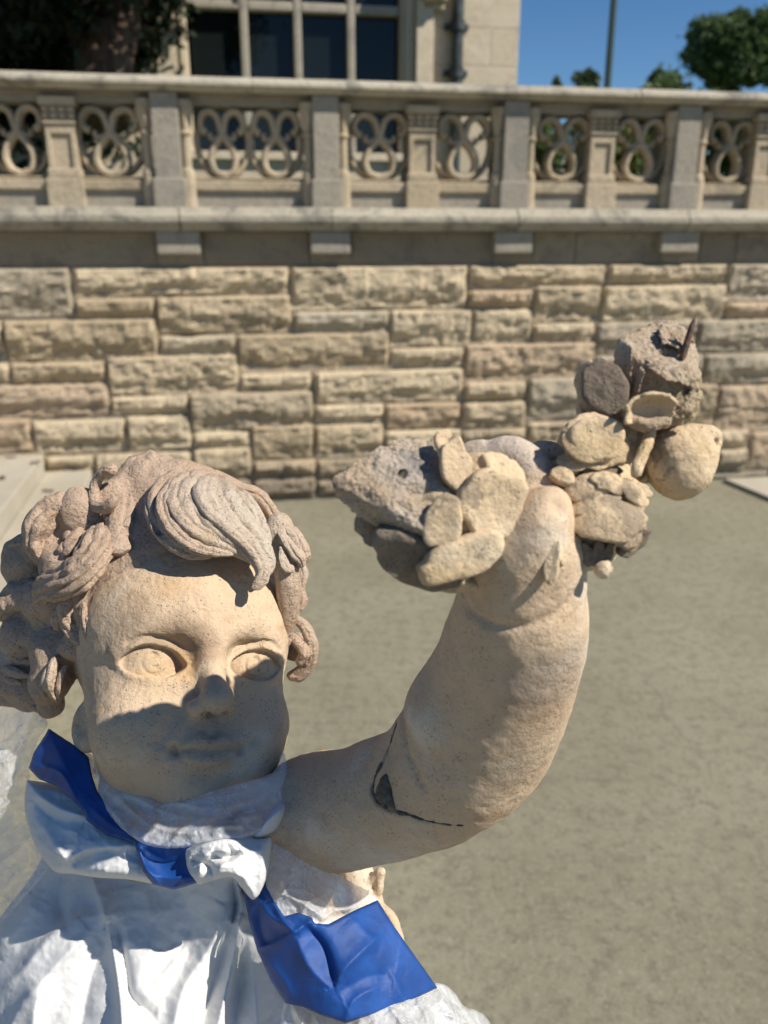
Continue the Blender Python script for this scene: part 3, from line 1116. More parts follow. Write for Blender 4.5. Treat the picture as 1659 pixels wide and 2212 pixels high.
for px, py, d, r in ((40, 30, 8.2, 1.0), (-120, 60, 8.0, 1.1), (60, 150, 8.6, .9), (160, -80, 8.2, .9), (300, -130, 8.0, .75), (20, -170, 7.2, 1.1), (180, -260, 7.0, 1.2), (360, -280, 6.8, .8), (-160, -120, 7.2, 1.1), (120, 130, 8.4, .7),
                     (305, 40, 8.2, .42), (315, -20, 8.3, .5), (330, 110, 8.6, .3), (285, 130, 8.4, .35), (90, -60, 6.6, .6), (-40, 10, 6.4, .5), (250, -210, 5.8, .7), (420, -330, 6.0, .7), (120, -330, 5.6, .9), (-100, -320, 5.8, .9), (350, -10, 8.5, .2), (345, -70, 8.3, .35), (30, 260, 8.6, .8), (220, 270, 8.8, .7), (-120, 250, 8.4, .8), (130, 210, 9.0, .8)):
    bl.append((at(px, py, d), np.array([r, r, r * .8])))
leaves('crown', bl, 52000, .055, M_YEW, yew, 11, .2)


def tree(name, label, px, py, d, w, h, mat, n_, size, seed, group=None, lumps=26):
    """crown centred at (px, py), w and h its half sizes in metres"""
    c = at(px, py, d)
    tr = thing(name, label, 'tree', group)
    r = np.random.default_rng(seed)
    bl = []
    for k in range(lumps):
        v = r.normal(size=3)
        v /= np.linalg.norm(v)
        q_ = r.random() ** .5 * .76
        taper = 1 - .35 * max(0, v[2])
        bl.append((c + v * q_ * np.array([w * taper, w * taper, h]), np.array([w, w, h * .8]) * (.20 + .18 * r.random())))
    leaves('crown', bl, n_, size, mat, tr, seed, .3, -.12)
    gz = TZ - .2
    P = spline([(c[0], c[1], gz), (c[0] + .05 * w, c[1], (gz + c[2]) / 2), (c[0], c[1], c[2] + .5 * h)], 14)
    tube3(P, np.linspace(.055 * w + .05, .02 * w, 14), M_BARK, 'trunk', tr, 10)
    return tr


tree('broadleaf_tree', 'tall full green tree against the sky at the right edge', 1580, 108, 40, 2.6, 2.3, M_OAK, 70000, .12, 5, lumps=60)
tree('broadleaf_tree', 'dark green tree behind the balustrade, cut by the right edge of the view', 1760, 150, 38, 2.6, 2.0, M_OAK, 32000, .12, 6, lumps=50)
tree('small_tree', 'pale green treetop just left of the tall green tree', 1435, 190, 60, 1.7, 1.7, M_FAR, 9000, .17, 7)
tree('small_tree', 'rounded treetop showing over the rail just left of the lamp post', 1264, 190, 55, 1.15, 1.5, M_FAR, 7000, .15, 8)
tree('small_tree', 'smallest treetop over the rail, beside the corner of the house', 1201, 196, 70, .75, 1.4, M_FAR, 2500, .16, 9)


def shrub(label, px, py, d, w, h, mat, n_, seed, size=.06):
    c = at(px, py, d)
    s_ = thing('shrub', label, 'shrub', 'shrubs behind the balustrade')
    r = np.random.default_rng(seed)
    bl = []
    z0, z1 = TZ, c[2] + h
    for k in range(12):
        f_ = r.random()
        bl.append((np.array([c[0] + r.normal() * w * .35, c[1] + r.normal() * w * .3, z0 + (z1 - z0) * (.1 + .8 * f_)]), np.array([w * .5, w * .5, (z1 - z0) * .24]) * (.7 + .6 * r.random())))
    leaves('foliage', bl, n_, size, mat, s_, seed, .3)
    P = spline([(c[0], c[1], TZ - .05), (c[0] + .05, c[1], TZ + (z1 - z0) * .5), (c[0], c[1], TZ + (z1 - z0) * .85)], 8)
    tube3(P, np.linspace(.07, .02, 8), M_BARK, 'stem', s_, 6)


for lb, px, py, d, w, h, m_, n_, sd in (
    ('dark green shrub seen through the tracery next to the house corner', 1165, 300, 13, .45, .45, M_OAK, 4500, 1), ('yellow green shrub seen through the fourth pair of loops', 1265, 300, 12.5, .40, .35, M_YEL, 4500, 2),
    ('small yellow green shrub seen right of a pilaster', 1335, 330, 12.8, .30, .30, M_YEL, 3500, 3), ('dense dark shrub behind the last but one tracery panel', 1400, 290, 13, .75, .55, M_OAK, 7500, 4),
    ('broad dark shrub behind the rightmost tracery panel', 1580, 290, 13.2, .95, .6, M_OAK, 9500, 5), ('low dark shrub below the pale car', 1215, 420, 12, .55, .1, M_YEW, 4500, 6), ('dark shrub beyond the right edge of the view', 1760, 300, 13, .9, .6, M_OAK, 7000, 7)):
    shrub(lb, px, py, d, w, h, m_, n_, sd)

# a pale car parked on the rise, glimpsed through the tracery
car = thing('parked_car', 'pale parked car glimpsed through the balustrade right of the house', 'car')
CDp = 40.0
cc = at(1210, 356, CDp)
t = NT('white car paint')
t.bsdf((.75, .75, .74), .25, None, **{'Coat Weight': .6})
M_CAR = t.m
prof = [(-2.15, .35), (-2.15, .75), (-2.0, .92), (-1.2, 1.0), (-.55, 1.45), (.75, 1.48), (1.45, 1.05), (2.05, .95), (2.2, .7), (2.2, .35)]
bm = bmesh.new()
cz = cc[2] - .8
for y in (-.85, .85):
    pass
A = [bm.verts.new((cc[0] + x, cc[1] - .85 + (.12 if z > 1.1 else 0), cz + z)) for x, z in prof]
B = [bm.verts.new((cc[0] + x, cc[1] + .85 - (.12 if z > 1.1 else 0), cz + z)) for x, z in prof]
bm.faces.new(A)
bm.faces.new(B[::-1])
for k in range(len(prof)):
    bm.faces.new((A[k], B[k], B[(k + 1) % len(prof)], A[(k + 1) % len(prof)]))
bmesh.ops.bevel(bm, geom=list(bm.edges), offset=.05, segments=2, affect='EDGES')
from_bm('body', bm, M_CAR, car, smooth=False)
for x0, x1 in ((-.95, .0), (.08, 1.1)):
    bm = bmesh.new()
    v = [bm.verts.new(p) for p in ((cc[0] + x0, cc[1] - .872, cz + 1.03), (cc[0] + x1, cc[1] - .872, cz + 1.03), (cc[0] + x1 - (.32 if x1 > 1 else .02), cc[1] - .76, cz + 1.38), (cc[0] + x0 + (.45 if x0 < -.5 else .02), cc[1] - .76, cz + 1.38))]
    w_ = bm.faces.new(v)
    ex_ = bmesh.ops.extrude_face_region(bm, geom=[w_])
    bmesh.ops.translate(bm, verts=[g for g in ex_['geom'] if isinstance(g, bmesh.types.BMVert)], vec=(0, -.02, 0))
    from_bm('window', bm, M_GLASS, car)
tt = NT('tyre rubber')
tt.bsdf((.02, .02, .02), .8)
for x in (-1.35, 1.35):
    for y in (-.8, .8):
        bm = bmesh.new()
        bmesh.ops.create_cone(bm, cap_ends=True, segments=20, radius1=.33, radius2=.33, depth=.2, matrix=Matrix.Translation((cc[0] + x, cc[1] + y, cz + .33)) @ Matrix.Rotation(rad(90), 4, 'X'))
        from_bm('wheel', bm, tt.m, car)

# ------------------------------------------------------------------ the statue
def rot_view(y, p, r):
    cy, sy, cp, sp, cr, sr = math.cos(y), math.sin(y), math.cos(p), math.sin(p), math.cos(r), math.sin(r)
    return np.array([[cr, -sr, 0], [sr, cr, 0], [0, 0, 1]]) @ np.array([[1, 0, 0], [0, cp, sp], [0, -sp, cp]]) @ np.array([[cy, 0, sy], [0, 1, 0], [-sy, 0, cy]])


HR = rot_view(rad(28.9), rad(18.2), rad(2.2))
HT = np.array([-14.4, -11.8, -59.8])


def head_to_world(p):
    return view_to_world((np.asarray(p, float) @ HR.T + HT) / 100)


HPC, HPR = np.array([0, 4.8, -1.9]), np.array([8.0, 9.6, 8.6])
CRC, CRR = np.array([0, 3.3, -1.5]), np.array([7.7, 7.9, 8.8])


def hp(px, py, lift=0.0, d=None):
    """point over the skull seen at (px, py): on the skull ellipsoid grown by lift cm, or at depth d (cm)"""
    v = np.array([(px - PCX) / FPX, -(py - PCY) / FPX, -1.0])
    if d is not None:
        return view_to_world(v * d / 100)
    o = -HT @ HR
    CRC, CRR = HPC, HPR
    dd = v @ HR
    R = CRR + lift
    a, b = (o - CRC) / R, dd / R
    A, B, C = (b * b).sum(), 2 * (a * b).sum(), (a * a).sum() - 1
    disc = B * B - 4 * A * C
    t = (-B - math.sqrt(disc)) / (2 * A) if disc > 0 else -B / (2 * A)
    return view_to_world(v * t / 100)


T_BASE, T_PALE, T_DIRT = (.59, .445, .305), (.66, .575, .46), (.055, .045, .038)
f = head_to_world
M_FACE = terracotta('terracotta skin', T_BASE, T_PALE, T_DIRT, grain=.72, spots=[
    (f((-1.9, 1.3, 6.4)), .016, (.22, .14, .085), .55, .6), (f((-.6, .7, 6.7)), .010, (.22, .13, .08), .5, .6),
    (f((-1.6, -.3, 6.2)), .010, (.55, .33, .13), .6, .6), (f((-3.6, -.4, 6.5)), .018, (.55, .41, .24), .5, .5),
    (f((3.4, -.4, 6.5)), .018, (.55, .41, .24), .5, .5), (f((-2.5, 5.0, 6.0)), .012, (.50, .31, .15), .55, .7),
    (f((-4.2, 4.0, 5.0)), .012, (.50, .31, .15), .5, .7), (f((-5.0, 2.0, 5.2)), .02, (.24, .18, .13), .45, .6),
    (at(1185, 1495, .405), .022, (.27, .17, .10), .55, .7), (at(1150, 1440, .40), .02, (.36, .31, .26), .5, .7), (at(1225, 1340, .40), .015, (.48, .33, .18), .5, .7), (at(1110, 1640, .43), .02, (.33, .27, .2), .45, .7), (at(760, 1830, .52), .02, (.40, .28, .19), .4, .7),
    (at(1100, 990, .40), .02, (.56, .50, .44), .6, .6), (f((1.0, -4.0, 7.6)), .014, (.30, .28, .25), .35, .7), (f((0.3, -5.5, 7.6)), .022, (.26, .22, .19), .35, .8)])


def build_head():
    F = Field((-10, -15, -12), (10, 14, 11), .11)
    E, C = F.ell, F.cap
    E(CRC, CRR)
    E((0, 3.0, 1.6), (6.8, 5.6, 5.2), 1.6)
    E((0, -1.6, .9), (6.7, 5.3, 5.3), 1.6)
    E((0, -5.0, .8), (5.9, 4.6, 5.5), 1.6)
    E((2.0, -6.3, 1.2), (4.0, 3.2, 4.0), 1.6)
    E((0, -8.0, 4.1), (2.1, 1.7, 2.0), 1.2)
    E((0, -5.3, 4.2), (3.0, 2.3, 2.55), 1.5)
    for s in (-1, 1):
        E((3.6 * s, -3.8, 3.0), (3.0, 2.9, 2.9), 1.5)
        E((3.55 * s, .75, 6.95), (2.75, 1.75, 1.62), .8, 'cut')
        E((3.5 * s, -.1, 6.9), (2.2, 1.0, 1.25), .7, 'cut')
        E((1.75 * s, .2, 6.9), (.6, .7, .8), .9, 'cut')
        F.chain([(1.0 * s, 1.75, 6.4), (2.2 * s, 2.25, 6.3), (4.0 * s, 2.05, 5.6), (5.5 * s, .9, 4.3)], [.25, .32, .34, .2], 1.1, n=10)
    F.chain([(0, 1.8, 5.9), (0, .4, 6.35), (0, -.9, 7.0), (0, -2.2, 7.75)], [.75, .68, .72, .85], .9, n=10)
    E((0, -2.55, 7.85), (1.02, .80, .92), .6)
    for s in (-1, 1):
        E((1.05 * s, -2.95, 7.0), (.68, .58, .85), .5)
        F.chain([(1.72 * s, -2.5, 7.0), (1.85 * s, -3.0, 6.75), (1.6 * s, -3.45, 6.7)], .10, .35, 'cut')
        F.chain([(1.4 * s, 2.1, 6.3), (2.4 * s, 2.5, 6.1), (3.8 * s, 2.4, 5.6), (5.0 * s, 1.7, 4.9)], [.05, .10, .09, .04], .35, 'cut', n=14)
        # lids first as a raised almond, then the opening, then the eyeball set back inside it
        ex, ey = 3.5 * s, -.02

        def zs(x, y):
            i, j = int(round((x - F.lo[0]) / F.h)), int(round((y - F.lo[1]) / F.h))
            k = np.nonzero(F.F[i, j] < 0)[0]
            return F.lo[2] + F.h * (k[-1] if len(k) else 0)
        xs = np.linspace(-2.05, 2.05, 21)
        q_ = np.clip(1 - (np.abs(xs) / 2.06) ** 2.2, 0, None)
        yu, yl = 1.22 * q_ ** .72 + .05 * xs * s, -.98 * q_ ** .8 + .05 * xs * s
        up = [(ex + x, ey + y + .10, zs(ex + x, ey + y) - .02) for x, y in zip(xs, yu)]
        lw = [(ex + x, ey + y - .08, zs(ex + x, ey + y) - .06) for x, y in zip(xs, yl)]
        cr = [(ex + x * 1.08, ey + y * 1.0 + .52, zs(ex + x * 1.05, ey + y + .45) + .02) for x, y in zip(xs, yu)]
        F.chain(up, [.16] * 3 + [.27] * 15 + [.16] * 3, .22)
        F.chain(lw, [.14] * 3 + [.20] * 15 + [.14] * 3, .35)
        F.chain(cr[2:-2], .10, .28, 'cut')

        def opening(X, Y, Z):
            x, y = X - ex, Y - ey - .05 * (X - ex) * s
            q = np.clip(1 - (np.abs(x) / 2.06) ** 2.2, 0, None)
            d = np.maximum(y - 1.22 * q ** .72, -.98 * q ** .8 - y) * .75
            return np.maximum(d + 0 * Z, 4.55 - Z + 0 * d)
        F.put((ex - 2.3, ey - 1.6, 4.3), (ex + 2.3, ey + 1.7, 7.5), opening, .07, 'cut')
        zc = zs(ex, ey + 1.45)
        er = 2.35
        ez = zc - .27 - er
        E((ex, ey + .05, ez), er, .05)
        gx, gy = ex + .10, .14
        ring = []
        for t in np.linspace(0, 2 * math.pi, 26):
            x, y = gx + .86 * math.cos(t), gy + .84 * math.sin(t)
            ring.append((x, y, ez + math.sqrt(max(.1, er ** 2 - (x - ex) ** 2 - (y - ey - .05) ** 2))))
        F.chain(ring, .10, .05, 'cut')
        E((gx - .10, gy + .48, ez + er - .06), (.32, .22, .32), .06, 'cut')
        E((gx + .16, gy + .42, ez + er - .04), (.16, .2, .24), .06, 'cut')
        E((gx + .14, gy - .34, ez + er), (.15, .13, .2), .05, 'cut')
        E((.55 * s, -3.32, 7.45), (.34, .24, .5), .14, 'cut')
        E((6.4 * s, -3.5, -1.4), (.60, 1.7, 1.3), .5, rot=rot_view(rad(-22 * s), 0, 0))
        E((6.95 * s, -3.5, -.7), (.55, 1.1, .75), .3, 'cut', rot=rot_view(rad(-22 * s), 0, 0))
        E((6.25 * s, -4.6, -.7), (.5, .6, .7), .4)
        E((2.05 * s, -5.48, 6.3), (.40, .34, .45), .45, 'cut')
        F.chain([(1.95 * s, -2.7, 6.75), (2.6 * s, -3.7, 6.6), (3.1 * s, -4.9, 6.2)], .12, .8, 'cut')
    F.chain([(-1.75, -5.36, 6.2), (-.85, -4.96, 6.75), (0, -5.08, 6.95), (.85, -4.96, 6.75), (1.75, -5.36, 6.2)], [.18, .40, .42, .40, .18], .35, n=14)
    F.chain([(-1.25, -5.92, 6.3), (-.5, -6.18, 6.68), (.5, -6.18, 6.68), (1.25, -5.92, 6.3)], [.24, .46, .46, .24], .4, n=10)
    F.chain([(-1.95, -5.48, 6.3), (-.85, -5.46, 6.98), (0, -5.54, 7.14), (.85, -5.46, 6.98), (1.95, -5.48, 6.3)], [.09, .14, .15, .14, .09], .12, 'cut', n=16)
    F.chain([(0, -3.8, 7.3), (0, -4.6, 7.1)], .2, .5, 'cut')
    E((0, -7.1, 7.0), (1.8, .35, .7), .8, 'cut')
    C((0, -5, -1.5), (.3, -9.5, -4.5), 5.0, 5.0, 1.2)
    F.noise(.05, 1.1, 3, 3)
    F.noise(.025, 4.2, 9, 2)
    V, Q = F.mesh()
    return head_to_world(V), Q


def build_arm():
    """shoulder, raised arm and gripping hand, in view space (cm)"""
    def v(px, py, d):
        return np.array([(px - PCX) / FPX * d, -(py - PCY) / FPX * d, -d])
    F = Field(v(380, 2150, 58) - 6, v(1330, 900, 33) + np.array([3, 3, 5]), .13)
    # trunk under the wraps, upper arm, forearm in two rolls of fat, wrist
    F.ell(v(420, 2150, 67), (8.2, 8, 6), 1.0)
    F.chain([v(590, 1880, 60), v(665, 1770, 57), v(760, 1745, 54), v(860, 1715, 51.5), v(930, 1690, 50)], [4.6, 4.15, 3.8, 3.75, 3.8], 1.2, n=26)
    F.chain([v(955, 1668, 49.2), v(1012, 1610, 47.8), v(1056, 1530, 46), v(1090, 1450, 44.2), v(1112, 1385, 42.7), v(1121, 1340, 41.7)], [3.95, 4.3, 4.2, 3.85, 3.62, 3.4], .6, n=40)
    F.ell(v(990, 1530, 45.8), (2.9, 2.6, 3.0), .8)
    F.chain([v(1128, 1310, 41.0), v(1132, 1250, 40.3), v(1135, 1190, 39.5)], [3.1, 3.0, 2.9], .5, n=14)
    F.chain([v(570, 1960, 61.5), v(690, 2070, 58.5), v(770, 2180, 57.5)], [3.0, 3.2, 3.2], .8, n=10)
    F.smooth(5)
    # palm, thumb and the fingers closing over the bunch from behind
    F.ell(v(1120, 1130, 40), (3.0, 2.6, 2.1), .6)
    F.chain([v(1105, 1265, 38.6), v(1138, 1190, 37.6), v(1165, 1140, 37.3), v(1186, 1098, 37.6)], [1.1, 1.05, 1.2, 1.0], .7, n=16)
    F.ell(v(1180, 1110, 37.5), (1.15, .85, .95), .4, rot=rot_view(0, 0, rad(-25)))
    F.ell(v(1216, 1096, 36.35), (.5, .35, .3), .35, 'cut')
    for pts, r in (([v(985, 1030, 41.6), v(1020, 992, 41), v(1052, 990, 40.6), v(1075, 1030, 40.4)], .86), ([v(1050, 1020, 41.2), v(1085, 988, 40.4), v(1128, 1000, 39.8), v(1160, 1045, 39.4), v(1175, 1090, 39.4)], 1.05),
                   ([v(1130, 1020, 41.8), v(1160, 990, 41.4), v(1200, 992, 41.2), v(1225, 1030, 41)], .85)):
        F.chain(pts, r, .16, n=14)
    F.ell(v(1090, 1190, 38.6), (1.9, 1.6, 1.3), .8)
    # crease between wrist and hand, crack round the shoulder joint
    def hits(pp, sink=0.0):
        out = []
        dd = np.arange(33, 66, .06)
        for px, py in pp:
            q = np.stack([(px - PCX) / FPX * dd, -(py - PCY) / FPX * dd, -dd], -1)
            i = np.round((q - F.lo) / F.h).astype(int)
            ok = ((i >= 0) & (i < F.n)).all(1)
            val = np.where(ok, F.F[tuple(np.clip(i, 0, F.n - 1).T)], 9)
            k = np.argmax(val < 0)
            if val[k] < 0:
                out.append(q[k] + q[k] / dd[k] * sink)
        return np.array(out)
    cr = hits([(1008, 1312), (1060, 1345), (1130, 1352), (1195, 1330), (1240, 1290), (1258, 1262)])
    F.chain(cr, .05, .5, 'cut', n=16)
    ck = hits(spline([(869, 1520), (857, 1560), (845, 1600), (828, 1640), (812, 1672), (806, 1700), (812, 1728), (835, 1745), (870, 1757), (920, 1772), (970, 1781), (1000, 1783)], 40))
    n_ = len(ck)
    wd = np.interp(np.linspace(0, 1, n_), [0, .2, .38, .5, .62, .75, 1], [.07, .09, .12, .17, .20, .10, .05])
    global SEAM, SEAM_W, PATCH
    SEAM, SEAM_W, PATCH = ck, wd, hits([(834, 1712), (838, 1690), (850, 1728)])
    F.chain(ck, wd * .8 + .06, .05, 'cut')
    F.ell(hits([(832, 1712)])[0], (.55, .75, .42), .15, 'cut')
    F.chain(hits(spline([(868, 1525), (872, 1570), (880, 1620), (900, 1665), (915, 1700)], 20), .05), .05, .6, 'cut')
    F.noise(.10, .45, 5, 3)
    F.noise(.035, 1.9, 6, 3)
    V, Q = F.mesh()
    return view_to_world(V / 100), Q


DENTS = []


def lock(name, pts, radii, parent, mat, flat=.7, ng=5, gd=.14, seed=0, n=52, m=56, tw=.5, cen=None, sharp=1.0):
    """one carved lock: a tapering grooved tongue swept along pts (world)"""
    cen = head_to_world((0, 1.5, -2.0)) if cen is None else cen
    C4 = spline(np.column_stack([pts, np.asarray(radii, float)]), n)
    P, R = C4[:, :3], np.maximum(C4[:, 3], .05) / 100
    T = np.gradient(P, axis=0)
    T /= np.linalg.norm(T, axis=1)[:, None] + 1e-9
    N = P - cen
    N -= (N * T).sum(1)[:, None] * T
    N /= np.linalg.norm(N, axis=1)[:, None] + 1e-9
    B = np.cross(T, N)
    th = np.linspace(0, 2 * math.pi, m, endpoint=False)
    s = np.linspace(0, 1, n)
    rng = random.Random(seed)
    ph = rng.random() * 6.28
    endf = np.sqrt(np.clip(1 - np.clip((s - .9) / .1, 0, 1) ** 2, 0.02, 1)) * np.sqrt(np.clip(1 - np.clip((.06 - s) / .06, 0, 1) ** 2, .05, 1))
    A = th[None, :] + tw * (s[:, None] - .5)
    g = np.abs(np.cos(A * ng / 2 + ph + .5 * np.sin(2.3 * s[:, None] * 3 + ph)))
    g = 1 - gd * (1 - g ** .55) * np.clip(np.sin(math.pi * (.08 + .9 * s)), 0, 1)[:, None] * 1.6
    g = g * (1 - .045 * np.abs(np.cos(A * ng * 1.45 + 1.7 * ph + .8 * np.sin(5 * s[:, None] + ph))))
    rr = R[:, None] * g * endf[:, None]
    V = P[:, None, :] + (rr * np.cos(th))[..., None] * B[:, None, :] + (rr * flat * np.sin(th))[..., None] * N[:, None, :]
    V = V.reshape(-1, 3)
    rep = np.repeat(R, m)[:, None]
    d = V - np.repeat(P, m, 0)
    d /= np.linalg.norm(d, axis=1)[:, None] + 1e-9
    V = V + d * (.20 * rep * vnoise(V, 95, seed, 3)[:, None] + .0007 * vnoise(V, 300, seed + 3, 3)[:, None])
    for dc, dr, dd_ in DENTS:
        w_ = np.exp(-(np.linalg.norm(V - dc, axis=1) / (dr / 100)) ** 3)[:, None]
        V = V - (dd_ / 100) * w_ * (V - cen) / np.linalg.norm(V - cen, axis=1)[:, None]
    q = []
    for i in range(n - 1):
        for j in range(m):
            j2 = (j + 1) % m
            q.append((i * m + j, i * m + j2, (i + 1) * m + j2, (i + 1) * m + j))
    q.append(tuple(range(m - 1, -1, -1)))
    q.append(tuple((n - 1) * m + j for j in range(m)))
    return mesh_from(name, V, q, mat, parent)


statue = thing('statue', 'weathered terracotta child statue with curly hair raising a broken bunch of flowers', 'statue')
Vh, Qh = build_head()
Va, Qa = build_arm()
body = mesh_from('body', np.vstack([Vh, Va]), np.vstack([Qh, Qa + len(Vh)]), M_FACE, statue)

mm = NT('grey patching mortar')
mm.bsdf(mm.mix(mm.ramp(mm.noise(260, 5, .65), .4, .65), (.10, .09, .072), (.20, .175, .14)), .95, mm.bump(mm.noise(500, 5, .7), .9, .002))
FM = Field(SEAM.min(0) - 1, SEAM.max(0) + 1, .09)
FM.chain(SEAM + .04 * SEAM / np.linalg.norm(SEAM, axis=1)[:, None], SEAM_W * .6 + .015, .1)
for p_, r_ in zip(PATCH, (.62, .45, .45)):
    FM.ell(p_ * 1.003, (r_, r_ * 1.15, .3), .25)
FM.noise(.10, 2.0, 4, 3)
Vm, Qm = FM.mesh()
mesh_from('mortar_seam', view_to_world(Vm / 100), Qm, mm.m, body)

M_HAIR = terracotta('terracotta hair', (.54, .40, .295), (.62, .51, .40), T_DIRT, pits=1.2, pale_amt=.35, grain=1.5, spots=[
    (hp(470, 1080, 2.5), .032, (.60, .525, .43), .55, .7), (hp(540, 1150, 2), .034, (.60, .53, .43), .6, .7), (hp(575, 1210, 2), .02, (.58, .52, .43), .5, .6),
    (hp(630, 1200, 1), .02, (.60, .54, .45), .7, .5), (hp(440, 1170, 1.5), .012, (.46, .33, .14), .6, .5)])


def A_(x, y):
    return .2240 * x, 949 + .2240 * y


def B_(x, y):
    return 318.5 + .2320 * x, 962.2 + .2320 * y


def D_(x, y):
    return .18 * x, 1260.8 + .18 * y


def C_(x, y):
    return 199 + .3 * x, 1294 + .3 * y


for (x_, y_), l_, r_, d_ in ((B_(480, 860), 2.2, .42, 1.0), (B_(560, 900), 2.5, .30, .9), (B_(1110, 715), 2.0, .38, 1.2), (B_(985, 785), 2.8, .35, .55), (B_(670, 640), 2.6, .26, .7), (B_(720, 690), 2.7, .2, .5), (B_(1080, 600), 2.2, .4, .5),
                           (B_(140, 780), 1.9, .45, .8), (A_(1000, 470), 1.0, .7, 1.2), (A_(300, 1080), 1.2, .6, .8), (A_(470, 1120), 1.5, .35, .9)):
    DENTS.append((hp(x_, y_, l_), r_, d_))
# hair mass: a cap of lumps behind the locks
FH = Field((-17, -9, -14), (13, 18, 10), .2)
FH.ell((0, 6.2, -2.4), (8.3, 10.5, 8.6), .5)
FH.put((-17, -9, -14), (13, 18, 10), lambda X, Y, Z: np.maximum(np.maximum(-1.2 - Z + 0 * X, np.sqrt((X * .95) ** 2 + (Y - 1.0) ** 2 * .75 + 0 * Z) - 6.1), -5 - Z), .9, 'cut')
HAIR_M = np.linalg.inv(HR.T)


def wl(p):
    return (world_to_view(p) * 100 - HT) @ HR


for (px, py, d, r) in ((60, 1300, 63, 1.5), (70, 1370, 63, 2.4), (30, 1440, 63.5, 2.3), (70, 1480, 63, 2.0), (70, 1220, 63.3, 2.2), (120, 1150, 61.5, 2.4), (185, 1110, 60.0, 1.9), (150, 1220, 60, 2.2), (110, 1300, 61, 2.0), (640, 1400, 63, 1.0),
        (172, 1290, 57.6, 1.0), (168, 1345, 57.8, .9), (160, 1400, 58.2, 1.0), (120, 1400, 60, 1.8), (130, 1290, 59.5, 1.6), (110, 1470, 60, 1.6), (112, 1520, 61, 1.0)):
    FH.ell(wl(hp(px, py, 0, d)), r, .8)
FH.chain([wl(hp(270, 1090, 0, 62)), wl(hp(330, 1050, 0, 62)), wl(hp(400, 1060, 0, 62)), wl(hp(470, 1090, 0, 61.5))], [1.9, 2.3, 2.1, 1.5], 1.2, n=10)
FH.chain([wl(hp(600, 1140, 0, 59.5)), wl(hp(622, 1230, 0, 59)), wl(hp(624, 1320, 0, 59.5)), wl(hp(618, 1380, 0, 60.5))], [1.0, .9, .7, .6], .8, n=10)
FH.ell(wl(hp(252, 1075, 0, 60.3)), 1.3, .9)
FH.noise(.35, .5, 21, 3)
Vc, Qc = FH.mesh()
hair = mesh_from('hair', head_to_world(Vc), Qc, M_HAIR, statue)

